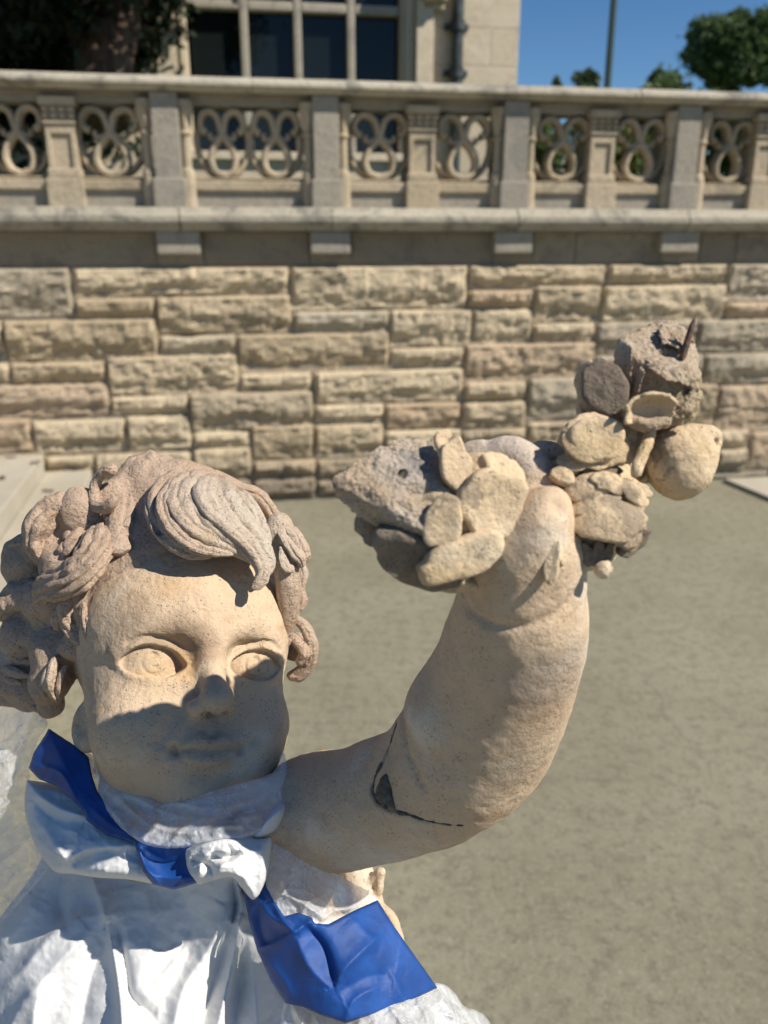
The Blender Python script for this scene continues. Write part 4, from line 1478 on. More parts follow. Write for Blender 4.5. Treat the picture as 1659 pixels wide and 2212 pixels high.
LOCKS = [
    # (points in a picture frame, lifts or depths, radii, flat, grooves, depth)
    ([A_(1560, 190), A_(1340, 300), A_(1230, 450), A_(1190, 620), A_(1160, 800), A_(1130, 920), A_(1160, 1020), A_(1270, 1045)], [.3, .6, .8, .9, .7, .6, .6, .5], [1.7, 1.8, 1.65, 1.4, 1.2, 1.25, 1.0, .4], .6, 5, .14),
    ([A_(1120, 300), A_(1000, 310), A_(930, 420), A_(905, 560), A_(940, 650), A_(1040, 650), A_(1110, 560)], ['d', 58.4, 58.8, 59.2, 59.0, 58.4, 57.6, 57.0], [.5, .45, .42, .45, .5, .5, .4], .9, 3, .08),
    ([B_(450, 225), B_(210, 330), B_(75, 520), B_(95, 700), B_(220, 890), B_(420, 1000), B_(620, 1020)], [1.35, 1.65, 1.85, 1.85, 1.95, 2.05, 2.15], [.7, .85, .85, .75, .65, .55, .3], .8, 5, .16),
    ([B_(490, 250), B_(280, 380), B_(180, 560), B_(230, 760), B_(420, 930), B_(640, 990), B_(850, 1000)], [2.00, 2.30, 2.50, 2.60, 2.70, 2.70, 2.70], [0.68, 0.81, 0.81, 0.72, 0.55, 0.42, 0.21], .8, 6, .18),
    ([B_(540, 270), B_(370, 430), B_(330, 600), B_(430, 770), B_(640, 880), B_(850, 960), B_(1000, 1080)], [1.80, 2.20, 2.40, 2.50, 2.60, 2.60, 2.50], [1.00, 1.25, 1.25, 1.19, 0.88, 0.69, 0.44], .8, 6, .18),
    ([B_(610, 300), B_(520, 470), B_(560, 620), B_(720, 760), B_(900, 900), B_(1030, 1060), B_(1075, 1180), B_(1040, 1280), B_(970, 1340)], [2.25, 2.65, 2.95, 3.05, 3.15, 3.15, 3.15, 2.95, 2.75], [0.88, 1.10, 1.16, 1.10, 0.94, 0.72, 0.55, 0.44, 0.22], .85, 6, .18),
    ([B_(700, 340), B_(720, 500), B_(800, 640), B_(930, 800), B_(1060, 980), B_(1120, 1110), B_(1090, 1230)], [1.90, 2.20, 2.40, 2.60, 2.60, 2.60, 2.50], [0.96, 1.14, 1.20, 1.08, 0.90, 0.60, 0.30], .85, 6, .18),
    ([B_(780, 400), B_(900, 520), B_(1010, 680), B_(1080, 850), B_(1110, 960)], [2.20, 2.40, 2.50, 2.50, 2.40], [0.63, 0.72, 0.72, 0.63, 0.36], .85, 5, .2),
    ([B_(560, 260), B_(820, 410), B_(1030, 490), B_(1150, 630), B_(1220, 760), B_(1200, 880)], [.9, .9, 1.0, 1.0, .8, .5], [1.0, 1.0, .95, .85, .7, .4], .75, 6, .18),
    ([B_(1210, 700), B_(1320, 800), B_(1410, 910), B_(1460, 1010), B_(1490, 1080)], ['d', 59.5, 59.2, 59, 59, 59.2], [.6, .8, .85, .7, .3], .7, 5, .16),
    ([B_(1230, 800), B_(1300, 900), B_(1370, 990), B_(1430, 1060), B_(1400, 1120)], ['d', 58.6, 58.3, 58.2, 58.3, 58.6], [.4, .6, .7, .6, .3], .7, 5, .16),
    ([B_(1260, 940), B_(1260, 1050), B_(1290, 1130), B_(1370, 1160)], ['d', 58.2, 58, 57.9, 58.1], [.35, .5, .5, .25], .7, 4, .16),
    ([B_(1420, 1080), B_(1455, 1200), B_(1430, 1330), B_(1450, 1440), B_(1390, 1540), B_(1340, 1560)], [.8, .8, .8, .8, .7, .6], [.4, .45, .42, .45, .4, .25], .8, 4, .14),
    ([C_(1425, 110), C_(1530, 200), C_(1575, 320), C_(1570, 450), C_(1490, 540), C_(1400, 555)], ['d', 61, 61, 61, 61.5, 62, 62], [.35, .5, .6, .6, .6, .4], .85, 3, .1),
    ([C_(1395, 250), C_(1470, 300), C_(1530, 380), C_(1480, 470)], ['d', 61.2, 60.8, 60.6, 61], [.4, .55, .6, .5], .8, 3, .12),
    ([A_(790, 640), A_(600, 680), A_(430, 780), A_(350, 950), A_(400, 1120), A_(450, 1200)], [.9, 1.3, 1.3, 1.2, 1.0, .6], [1.3, 1.85, 1.85, 1.5, 1.05, .45], .7, 6, .16),
    ([A_(900, 740), A_(800, 820), A_(740, 930), A_(700, 1030), A_(590, 1170)], [.8, 1.3, 1.5, 1.5, 1.2], [1.2, 1.5, 1.4, 1.15, .55], .65, 6, .16),
    ([A_(960, 800), A_(930, 960), A_(890, 1130), A_(760, 1290), A_(590, 1370), A_(430, 1440), A_(370, 1500)], [.7, 1.1, 1.4, 1.6, 1.7, 1.6, 1.3], [1.0, 1.3, 1.6, 1.7, 1.55, 1.3, .65], .65, 10, .2),
    ([A_(640, 960), A_(600, 1050), A_(540, 1130)], [2.0, 2.1, 1.9], [.22, .33, .25], .9, 2, .03),
    ([A_(1020, 960), A_(1000, 1120), A_(960, 1260), A_(900, 1350)], [.5, .6, .7, .8], [.25, .35, .4, .3], .8, 4, .16),
    ([A_(330, 960), A_(210, 1050), A_(180, 1200), A_(230, 1360), A_(300, 1400)], ['d', 62, 63, 63.5, 63, 62], [.8, 1.4, 1.6, 1.3, .6], .8, 4, .12),
    ([A_(450, 1480), A_(300, 1500), A_(170, 1530), A_(70, 1640), A_(40, 1720)], ['d', 60, 61.5, 62.5, 63, 63.5], [.9, 1.4, 1.6, 1.3, .5], .8, 4, .10),
    ([D_(900, 130), D_(800, 240), D_(780, 400), D_(850, 560), D_(960, 740)], ['d', 57.2, 57.0, 57.0, 57.0, 56.6], [.5, .75, .7, .6, .25], .75, 6, .18),
    ([D_(720, 180), D_(690, 330), D_(690, 480), D_(710, 560)], ['d', 57.8, 57.8, 58, 58.2], [.35, .5, .45, .2], .8, 4, .14),
    ([D_(1000, 210), D_(1010, 420), D_(1060, 600), D_(1090, 740)], ['d', 56.2, 56.0, 55.7, 55.5], [.25, .4, .35, .2], .7, 5, .2),
    ([D_(1040, 400), D_(1070, 560), D_(1125, 650)], ['d', 55.8, 55.6, 55.4], [.15, .2, .08], .8, 2, .05),
    ([D_(560, 420), D_(540, 600), D_(420, 700), D_(240, 690), D_(130, 610), D_(60, 520)], ['d', 60, 60.5, 61, 61.5, 62, 62], [.5, .6, .6, .55, .5, .3], .8, 3, .1),
    ([D_(-150, 820), D_(40, 850), D_(200, 910), D_(400, 950)], ['d', 63, 62, 61.3, 60.8], [.5, .55, .5, .15], .65, 3, .12),
    ([D_(-150, 960), D_(40, 1010), D_(190, 1070), D_(350, 1110)], ['d', 63, 61.7, 61, 60.6], [.5, .5, .45, .15], .65, 3, .12),
    ([D_(-150, 1110), D_(20, 1140), D_(150, 1180), D_(260, 1195)], ['d', 63, 61.7, 61.2, 60.8], [.45, .45, .4, .12], .65, 3, .12),
    ([D_(-150, 1260), D_(20, 1280), D_(140, 1290), D_(230, 1270)], ['d', 63, 61.8, 61.3, 61], [.45, .45, .4, .12], .65, 3, .12),
    ([D_(-200, 1380), D_(50, 1390), D_(250, 1420), D_(420, 1480), D_(520, 1560)], ['d', 64, 63, 62.3, 61.8, 61.5], [.6, .7, .6, .45, .2], .7, 4, .14),
    ([D_(690, 860), D_(620, 1000), D_(580, 1160), D_(620, 1300), D_(715, 1450)], ['d', 58.2, 57.6, 57.4, 57.6, 57.8], [.25, .75, .85, .6, .15], .6, 4, .18),
    ([D_(800, 980), D_(740, 1080), D_(700, 1250), D_(700, 1400)], ['d', 57.6, 57.4, 57.4, 57.8], [.12, .35, .4, .2], .6, 3, .12),
    ([D_(520, 1120), D_(500, 1250), D_(550, 1370)], ['d', 58, 58, 58.4], [.3, .4, .15], .7, 3, .1),
]
for i, (pp, L, R, fl, ng, gd) in enumerate(LOCKS):
    if L[0] == 'd':
        W = [hp(x, y, 0, d) for (x, y), d in zip(pp, L[1:])]
    else:
        W = [hp(x, y, l - .25 - (.9 if j == 0 else 0)) for j, ((x, y), l) in enumerate(zip(pp, L))]
    lock('hair_lock', np.array(W), R, hair, M_HAIR, fl, ng, gd, seed=i)

# ------------------------------------------------------------------ the broken bunch in the hand
B_BASE, B_PALE = (.63, .485, .315), (.73, .62, .455)
M_BUNCH = terracotta('terracotta flowers', B_BASE, B_PALE, T_DIRT, patches=.55, pits=.8, orange=(.44, .31, .13), grain=.85)
M_BREAK = terracotta('broken terracotta', (.60, .46, .32), (.70, .60, .48), T_DIRT, pits=1.1, grain=2.4, pale_amt=.8, spots=[
    (at(870, 1015, .375), .012, (.55, .51, .47), .6, .6), (at(905, 1000, .375), .007, (.16, .16, .17), .5, .6), (at(1480, 870, .39), .012, (.48, .40, .22), .6, .6)])
M_DARK = terracotta('dark and shaded terracotta', (.23, .185, .14), (.33, .28, .22), (.03, .03, .03), patches=.5, pits=.8, grain=1.3)  # dark leaves; also shade painted into undersides and the hollow below the rose


def E_(x, y):
    return 696.8 + .28 * x, 895.9 + .28 * y


def F_(x, y):
    return 1128 + .28 * x, 663.6 + .28 * y


def vcm(pt, d):
    return np.array([(pt[0] - PCX) / FPX * d, -(pt[1] - PCY) / FPX * d, -d])


def hull_planes(P):
    bm = bmesh.new()
    for p in P:
        bm.verts.new(p)
    bmesh.ops.convex_hull(bm, input=bm.verts)
    bm.normal_update()
    pl = [(np.array(f.normal), float(f.normal.dot(f.verts[0].co))) for f in bm.faces]
    bm.free()
    c = np.mean(P, 0)
    return [(n, k) if n @ c < k else (-n, -k) for n, k in pl]


def chunk(name, pts, parent, mat, h=.07, rough=.12, rs=1.6, extra=None, rnd=.12, seed=1):
    """a broken lump: rounded hull of the given points (view cm), roughened"""
    P = np.array(pts)
    F = Field(P.min(0) - .8, P.max(0) + .8, h)
    pl = hull_planes(P)

    def fn(X, Y, Z):
        best = None
        for n, k in pl:
            d = n[0] * X + n[1] * Y + n[2] * Z - (k - rnd)
            if best is None:
                best = d
            else:
                hh = np.clip(.5 + .5 * (best - d) / rnd, 0, 1)
                best = d * (1 - hh) + best * hh + rnd * hh * (1 - hh)
        return best - rnd * .5
    F.F[:] = fn(F.ax[0][:, None, None], F.ax[1][None, :, None], F.ax[2][None, None, :])
    if extra:
        extra(F)
    F.noise(rough, rs, seed, 4, 1.2)
    F.noise(rough * .45, rs * 4.5, seed + 5, 2, 1.0)
    V, Q = F.mesh()
    return mesh_from(name, view_to_world(V / 100), Q, mat, parent)


def petal(name, pt, rx, ry, ang, d, parent, mat, tilt=(0, 0), thick=.35, dish=.12, px=.28, seed=0, edge=.26, pw=5.5):
    """a fleshy disc: rx, ry in picture units at depth d; tilt (yaw, pitch) of its face away from the camera"""
    k = d / FPX * px
    rx, ry = rx * k * 1.16, ry * k * 1.16
    nu, nv = 40, 22
    u = np.linspace(0, 2 * math.pi, nu, endpoint=False)[None, :]
    w = np.linspace(-math.pi / 2, math.pi / 2, nv)[:, None]
    cw, sw = np.abs(np.cos(w)) ** (2 / pw), np.sign(np.sin(w)) * np.abs(np.sin(w)) ** (2 / pw * 1.4)
    wob = 1 + edge * vnoise(np.stack([np.cos(u) * 1.6, np.sin(u) * 1.6, 0 * u + seed], -1), 1.0, seed, 2)
    X, Y = rx * cw * np.cos(u) * wob, ry * cw * np.sin(u) * wob
    t = thick * min(rx, ry)
    Z = t * sw + 0 * u - dish * min(rx, ry) * (1 - (X / rx) ** 2 - (Y / ry) ** 2) * (sw > 0)
    L = np.stack([X, Y, Z], -1).reshape(-1, 3)
    ca, sa = math.cos(rad(ang)), math.sin(rad(ang))
    R = rot_view(rad(tilt[0]), rad(tilt[1]), 0) @ np.array([[ca, -sa, 0], [sa, ca, 0], [0, 0, 1]])
    V = L @ R.T + vcm(pt, d)
    nrm = L / (np.linalg.norm(L, axis=1)[:, None] + 1e-6) @ R.T
    cre = np.exp(-((L[:, 0] / rx - .25 * L[:, 1] / ry - .3 * math.sin(seed)) / .06) ** 2) * (L[:, 2] > 0) * (seed % 3 == 0)
    V = V - nrm * (.10 * cre[:, None])
    V = V + nrm * (.07 * vnoise(V, 1.1, seed, 2)[:, None] + .010 * vnoise(V, 8, seed + 1, 2)[:, None])
    q = [(i * nu + j, i * nu + (j + 1) % nu, (i + 1) * nu + (j + 1) % nu, (i + 1) * nu + j) for i in range(nv - 1) for j in range(nu)]
    return mesh_from(name, view_to_world(V / 100), q, mat, parent)


def shell(name, pt, rx, ry, ang, d, parent, mat, tilt=(0, 0), curv=.6, seed=0, px=.28, jag=.12, thick=.16, wave=.10):
    """a thin curled petal with a ragged rim: part of a dome, its bulge facing tilt (yaw, pitch)"""
    k = d / FPX * px
    rx, ry = rx * k, ry * k
    nr, nt = 14, 48
    r_, t_ = np.meshgrid(np.linspace(0.02, 1, nr), np.linspace(0, 2 * math.pi, nt, endpoint=False), indexing='ij')
    rim_ = 1 + jag * vnoise(np.stack([np.cos(t_) * 2.2, np.sin(t_) * 2.2, 0 * t_ + seed], -1), 1.3, seed, 3)
    q_ = r_ * rim_
    X, Y = rx * q_ * np.cos(t_), ry * q_ * np.sin(t_)
    Z = -curv * min(rx, ry) * q_ ** 2.2 + wave * min(rx, ry) * q_ * vnoise(np.stack([X, Y, 0 * X + seed], -1), 1.1, seed + 4, 2)
    L = np.stack([X, Y, Z], -1).reshape(-1, 3)
    ca, sa = math.cos(rad(ang)), math.sin(rad(ang))
    R = rot_view(rad(tilt[0]), rad(tilt[1]), 0) @ np.array([[ca, -sa, 0], [sa, ca, 0], [0, 0, 1]])
    V = L @ R.T + vcm(pt, d)
    V = V + .03 * np.stack([vnoise(V, 5, seed + j, 3) for j in range(3)], -1)
    q = [(i * nt + j, (i + 1) * nt + j, (i + 1) * nt + (j + 1) % nt, i * nt + (j + 1) % nt) for i in range(nr - 1) for j in range(nt)] + [tuple(range(nt))]
    o = mesh_from(name, view_to_world(V / 100), q, mat, parent)
    sm = o.modifiers.new('thickness', 'SOLIDIFY')
    sm.thickness = thick / 100
    sm.offset = 0
    return o


# the core that everything grows from is the part itself
FB = Field(vcm(E_(100, 1300), 42) - 2, vcm(F_(1500, 100), 36) + 3, .12)
for pt, d, r in ((E_(1150, 800), 39.2, (2.2, 2.2, 1.3)), (E_(750, 850), 39.2, (2.2, 1.6, 1.3)), (F_(300, 1350), 40.5, (1.6, 1.1, 1.2)), (F_(620, 1250), 41, (1.9, 2.6, 1.3)),
                 (F_(850, 1000), 41.5, (1.7, 2.4, 1.2)), (F_(560, 1650), 40.0, (1.8, 1.5, 1.3)), (F_(650, 1480), 39.6, (1.9, 1.4, 1.2)), (E_(1250, 800), 38.4, (1.5, 1.6, 1.1)), ((950, 1040), 39.8, (1.8, 1.3, 1.3)), ((1040, 1030), 39.6, (1.6, 1.2, 1.2)), (F_(500, 1850), 40.2, (1.5, 1.2, 1.1)), (F_(1000, 700), 42.2, (1.9, 2.6, 1.2)), (F_(560, 760), 41, (.9, 1.3, .8))):  # hidden lumps behind discs and fingers are added to shadow the face
    FB.ell(vcm(pt, d), r, .5)
FB.noise(.2, .9, 31, 3)
Vb, Qb = FB.mesh()
bunch = mesh_from('flower_bunch', view_to_world(Vb / 100), Qb, M_BUNCH, statue)

# left side: snapped horn with a dowel hole, discs and petals round it
rim = [((30, 510), 37.0), ((210, 400), 37.8), ((310, 290), 37.7), ((500, 225), 38.1), ((700, 140), 38.8), ((880, 135), 39.1), ((965, 220), 38.7), ((975, 400), 37.7),
       ((900, 580), 36.8), ((830, 740), 36.3), ((770, 900), 36.0), ((590, 740), 36.2), ((370, 570), 36.5)]
low = [((60, 620), 37.5), ((230, 790), 37.7), ((420, 900), 37.8), ((600, 1010), 37.8), ((790, 1010), 37.6), ((420, 215), 37.9), ((620, 150), 38.5), ((1000, 800), 38.0), ((1000, 300), 39.2), ((650, 420), 38.5)]


def horn_hole(F):
    F.cap(vcm(E_(612, 440), 36.2), vcm(E_(650, 500), 40.5), .26, .22, .08, 'cut')
    F.ell(vcm(E_(790, 600), 36.7), (.9, .4, .5), .3, 'cut')


chunk('broken_horn', [vcm(E_(*p), d) for p, d in rim + low], bunch, M_BREAK, .06, .15, 1.7, horn_hole)
for args in (
    (E_(1035, 395), 112, 195, 8, 36.9, (12, 8), .34, M_BUNCH), (E_(1390, 450), 165, 130, -20, 37.4, (25, 30), .45, M_BUNCH),
    (E_(1310, 700), 235, 240, 15, 36.7, (14, -6), .30, M_BUNCH), (E_(925, 830), 135, 195, -14, 36.2, (-4, -8), .40, M_BUNCH),
    (E_(1080, 1100), 330, 135, 20, 36.6, (8, -12), .75, M_BUNCH), (E_(720, 1100), 330, 190, -28, 37.6, (-14, -34), .6, M_DARK),  # the dark cup holds underside shade in its colour
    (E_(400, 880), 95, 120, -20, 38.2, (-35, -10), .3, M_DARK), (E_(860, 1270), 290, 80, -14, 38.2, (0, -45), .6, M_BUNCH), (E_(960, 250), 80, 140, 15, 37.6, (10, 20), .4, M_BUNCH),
    (E_(1480, 900), 130, 260, -22, 38.4, (35, -10), .6, M_BUNCH),
):
    pt, rx, ry, an, d, tl, th, m = args
    petal('petal', pt, rx, ry, an, d, bunch, m, tl, th, seed=int(pt[0]))

# right side: snapped block with an iron dowel, leaf, rosettes, fruit
blk = [((730, 240), 39.2), ((900, 160), 40.2), ((1010, 110), 41.4), ((1190, 95), 41.4), ((1260, 150), 41.2), ((1335, 260), 41.0), ((1310, 400), 39.4), ((1395, 530), 39.6), ((1390, 700), 39.4), ((1345, 860), 39.6),
       ((1100, 920), 38.8), ((820, 880), 39.4), ((770, 700), 39.6), ((700, 480), 40.4), ((900, 420), 38.5), ((1080, 480), 38.2), ((1250, 560), 38.4), ((1100, 300), 43.5), ((800, 700), 43), ((1300, 800), 43)]


def blk_cut(F):
    F.ell(vcm(F_(1010, 590), 37.6), (1.0, .62, 1.1), .2, 'cut')
    F.ell(vcm(F_(860, 420), 38.0), (.30, .9, .5), .2, 'cut')
    F.cap(vcm(F_(1040, 130), 40.6), vcm(F_(1030, 330), 38.4), .16, .2, .2, 'cut')
    F.ell(vcm(F_(1160, 345), 38.9), (.75, .25, .6), .15, 'cut')
    F.ell(vcm(F_(960, 790), 37.8), (1.05, .75, .9), .15, 'cut')
    F.chain([vcm(F_(800, 800), 38.3), vcm(F_(860, 880), 38.0), vcm(F_(980, 910), 37.8), vcm(F_(1100, 890), 37.9)], .3, .15)


chunk('broken_block', [vcm(F_(*p), d) for p, d in blk], bunch, M_BREAK, .065, .15, 1.0, blk_cut, rnd=.05, seed=7)
chunk('broken_block', [vcm(F_(*p), d) for p, d in (((1040, 180), 39.6), ((1110, 110), 40.4), ((1190, 92), 40.6), ((1262, 150), 40.2), ((1338, 265), 40), ((1290, 345), 39), ((1160, 330), 38.6), ((1060, 300), 38.9), ((1180, 250), 41.5))], bunch, M_BREAK, .06, .2, 1.6, None, .05, 11)
chunk('broken_block', [vcm(F_(*p), d) for p, d in (((905, 400), 38.6), ((1010, 400), 38.4), ((1250, 470), 38.3), ((1380, 560), 38.7), ((1350, 660), 38.6), ((1240, 600), 37.8), ((1090, 560), 37.7), ((960, 480), 37.9), ((1150, 520), 40))], bunch, M_BREAK, .06, .26, 1.7, None, .05, 13)
chunk('broken_block', [vcm(F_(*p), d) for p, d in (((712, 240), 39.4), ((800, 225), 39.2), ((862, 320), 38.5), ((846, 480), 38.5), ((850, 620), 38.7), ((795, 765), 39.0), ((700, 480), 39.9), ((690, 380), 39.9), ((780, 450), 41))], bunch, M_BREAK, .06, .16, 1.5, None, .05, 19)
chunk('broken_block', [vcm(F_(*p), d) for p, d in (((905, 440), 38.5), ((960, 480), 38.1), ((930, 620), 38.0), ((880, 690), 38.2), ((850, 640), 38.8), ((870, 500), 38.8), ((920, 560), 40))], bunch, M_BREAK, .06, .12, 1.8, None, .05, 23)
chunk('broken_block', [vcm(F_(*p), d) for p, d in (((1300, 520), 38.6), ((1400, 560), 38.9), ((1398, 700), 38.8), ((1340, 760), 38.4), ((1270, 650), 38.1), ((1330, 640), 40))], bunch, M_BREAK, .06, .24, 2.2, None, .05, 29)
chunk('broken_block', [vcm(F_(*p), d) for p, d in (((1150, 720), 38.2), ((1330, 640), 38.4), ((1385, 760), 38.6), ((1330, 880), 38.6), ((1130, 900), 38.0), ((1250, 780), 37.5), ((1250, 760), 40))], bunch, M_BREAK, .06, .26, 1.7, None, .05, 17)
for args in (
    (F_(635, 628), 140, 190, 14, 38.6, (-10, 4), .34, M_DARK), (F_(525, 605), 95, 185, 8, 39.4, (-40, 0), .4, M_BUNCH), (F_(505, 790), 45, 90, 0, 39.6, (-30, 0), .5, M_BUNCH),
    (F_(560, 1010), 190, 150, 8, 38.0, (6, -2), .40, M_BUNCH), (F_(560, 1375), 175, 80, 14, 38.0, (-4, -20), .8, M_BUNCH), (F_(860, 1400), 130, 55, -18, 38.0, (10, 5), .8, M_BUNCH),
    (F_(860, 1810), 140, 90, 30, 38.4, (30, -30), .4, M_DARK), (F_(560, 1770), 190, 95, 4, 38.0, (0, -40), .5, M_DARK),  # dark petals stand in for the shaded hollow under the rose
    (F_(235, 1950), 52, 150, -8, 36.5, (-20, 0), .5, M_BUNCH), (F_(305, 1890), 42, 100, 4, 36.8, (40, 0), .4, M_BUNCH), (F_(310, 1310), 85, 62, -20, 38.2, (0, 20), .8, M_BUNCH),
    (F_(390, 1260), 50, 36, 10, 38.6, (0, 0), .9, M_BUNCH),
):
    pt, rx, ry, an, d, tl, th, m = args
    petal('petal', pt, rx, ry, an, d, bunch, m, tl, th, seed=int(pt[0] + pt[1]))
for args in (
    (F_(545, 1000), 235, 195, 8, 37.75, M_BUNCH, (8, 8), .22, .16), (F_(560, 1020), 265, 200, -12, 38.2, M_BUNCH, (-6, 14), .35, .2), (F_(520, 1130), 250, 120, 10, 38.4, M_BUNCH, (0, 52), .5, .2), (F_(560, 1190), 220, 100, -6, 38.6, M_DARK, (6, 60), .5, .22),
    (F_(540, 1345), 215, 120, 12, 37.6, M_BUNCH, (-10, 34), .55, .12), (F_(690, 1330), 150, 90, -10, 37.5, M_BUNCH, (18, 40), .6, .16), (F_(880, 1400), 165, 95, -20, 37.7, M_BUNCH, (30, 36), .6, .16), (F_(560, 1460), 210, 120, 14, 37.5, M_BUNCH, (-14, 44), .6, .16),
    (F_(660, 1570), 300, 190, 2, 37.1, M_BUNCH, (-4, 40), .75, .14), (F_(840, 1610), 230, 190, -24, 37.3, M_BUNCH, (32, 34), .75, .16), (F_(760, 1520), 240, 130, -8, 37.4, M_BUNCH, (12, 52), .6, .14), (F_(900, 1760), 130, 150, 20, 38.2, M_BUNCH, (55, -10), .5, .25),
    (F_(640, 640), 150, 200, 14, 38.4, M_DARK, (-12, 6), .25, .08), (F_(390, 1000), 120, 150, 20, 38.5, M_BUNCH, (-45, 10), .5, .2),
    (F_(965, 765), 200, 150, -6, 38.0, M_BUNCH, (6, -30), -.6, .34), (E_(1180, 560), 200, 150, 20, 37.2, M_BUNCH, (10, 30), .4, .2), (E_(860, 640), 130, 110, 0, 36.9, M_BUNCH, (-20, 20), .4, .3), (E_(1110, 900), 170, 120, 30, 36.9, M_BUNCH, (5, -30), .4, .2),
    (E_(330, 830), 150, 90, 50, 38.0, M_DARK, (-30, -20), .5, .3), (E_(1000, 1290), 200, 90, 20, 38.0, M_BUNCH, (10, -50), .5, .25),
):
    pt, rx, ry, an, d, m, tl, cv, jg = args
    shell('petal', pt, rx, ry, an, d, bunch, m, tl, cv, seed=int(pt[0] + pt[1]), jag=jg)
for x, y, an in ((500, 1910, 20), (580, 1900, 0), (655, 1905, -18)):
    petal('leaflet', F_(x, y), 38, 95, an, 37.9, bunch, M_DARK, (0, -15), .5, seed=x)
petal('berry', F_(620, 2020), 66, 62, 0, 37.8, bunch, M_BUNCH, (0, 0), .95, 0, seed=5, pw=2.0)
FF = Field(vcm(F_(1250, 1200), 40) - 3.2, vcm(F_(1250, 1200), 40) + 3.2, .08)
FF.ell(vcm(F_(1215, 1200), 40), (1.62, 1.8, 1.6), .3)
FF.ell(vcm(F_(1350, 1090), 40), (.95, 1.15, 1.1), .6)
FF.ell(vcm(F_(1440, 1010), 39.8), (.55, .6, .6), .35)
for x, y, r in ((1500, 1000, .2), (1515, 1060, .17), (1480, 1110, .2), (1440, 1090, .2), (1455, 950, .2)):
    FF.ell(vcm(F_(x, y), 39.4), r, .12)
FF.ell(vcm(F_(1490, 1040), 39.2), .14, .1, 'cut')
FF.noise(.06, .9, 41, 3)
FF.noise(.04, 3.5, 42, 2)
Vf, Qf = FF.mesh()
mesh_from('fruit', view_to_world(Vf / 100), Qf, M_BUNCH, bunch)
stub = np.array([view_to_world(vcm(F_(x, y), d) / 100) for x, y, d in ((1000, 940, 38.6), (950, 1080, 38.2), (890, 1230, 37.8), (880, 1310, 37.8))])
lock('stalk', stub, [.28, .3, .3, .22], bunch, M_BUNCH, .95, 3, .06, seed=3, cen=view_to_world(vcm(F_(900, 1100), 42) / 100))
mi = NT('rusty iron')
ci = mi.mix(mi.ramp(mi.noise(300, 4, .6), .4, .65), (.10, .07, .055), (.20, .105, .065))
mi.bsdf(ci, .7, mi.bump(mi.noise(700, 4, .6), .6, .001), Metallic=.3)
a, b = vcm(F_(1232, 395), 39.0), vcm(F_(1338, 62), 38.6)
t_ = np.linspace(0, 1, 9)
sec = [.27, .27, .26, .26, .25, .24, .22, .13, .02]
ax = (b - a) / np.linalg.norm(b - a)
s1 = np.cross(ax, [0, 0, 1.0])
s1 /= np.linalg.norm(s1)
s2 = np.cross(ax, s1)
V = np.array([a + (b - a) * t + r * .62 * (math.cos(q) * s1 + math.sin(q) * s2) for t, r in zip(t_, sec) for q in np.linspace(.4, .4 + 2 * math.pi, 8, endpoint=False)])
V += .012 * vnoise(V, 6, 2, 2)[:, None]
q = [(i * 8 + j, i * 8 + (j + 1) % 8, (i + 1) * 8 + (j + 1) % 8, (i + 1) * 8 + j) for i in range(8) for j in range(8)]
mesh_from('iron_dowel', view_to_world(V / 100), q, mi.m, bunch)

# ------------------------------------------------------------------ cloth, tape and film round the statue
def K_(x, y):
    return (.66 * x, 1526.3 + .66 * y)


def tps(ctrl):
    C = np.array(ctrl, float)
    X, v = C[:, :2] / 500, C[:, 2]
    n_ = len(C)

    def U(r2):
        return np.where(r2 > 1e-9, r2 * np.log(r2 + 1e-12), 0)
    A = np.zeros((n_ + 3, n_ + 3))
    A[:n_, :n_] = U(((X[:, None] - X[None]) ** 2).sum(-1)) + 1e-3 * np.eye(n_)
    A[:n_, n_], A[:n_, n_ + 1:] = 1, X
    A[n_, :n_], A[n_ + 1:, :n_] = 1, X.T
    w = np.linalg.solve(A, np.concatenate([v, [0, 0, 0]]))

    def f_(q):
        q = np.asarray(q, float) / 500
        return U(((q[:, None] - X[None]) ** 2).sum(-1)) @ w[:n_] + w[n_] + q @ w[n_ + 1:]
    return f_


def pl_dist(Q, L):
    """signed distance to a polyline and the place along it"""
    L = np.asarray(L, float)
    seg = np.linalg.norm(np.diff(L, axis=0), axis=1)
    cum = np.concatenate([[0], np.cumsum(seg)])
    best = np.full(len(Q), 1e9)
    sgn, tt = np.zeros(len(Q)), np.zeros(len(Q))
    for i in range(len(seg)):
        a, d = L[i], (L[i + 1] - L[i])
        t = np.clip(((Q - a) @ d) / (seg[i] ** 2 + 1e-9), 0, 1)
        r = Q - a - t[:, None] * d
        k = np.linalg.norm(r, axis=1)
        m = k < best
        best[m] = k[m]
        sgn[m] = np.sign(d[0] * r[m, 1] - d[1] * r[m, 0])
        tt[m] = (cum[i] + t[m] * seg[i]) / cum[-1]
    return best, sgn, tt


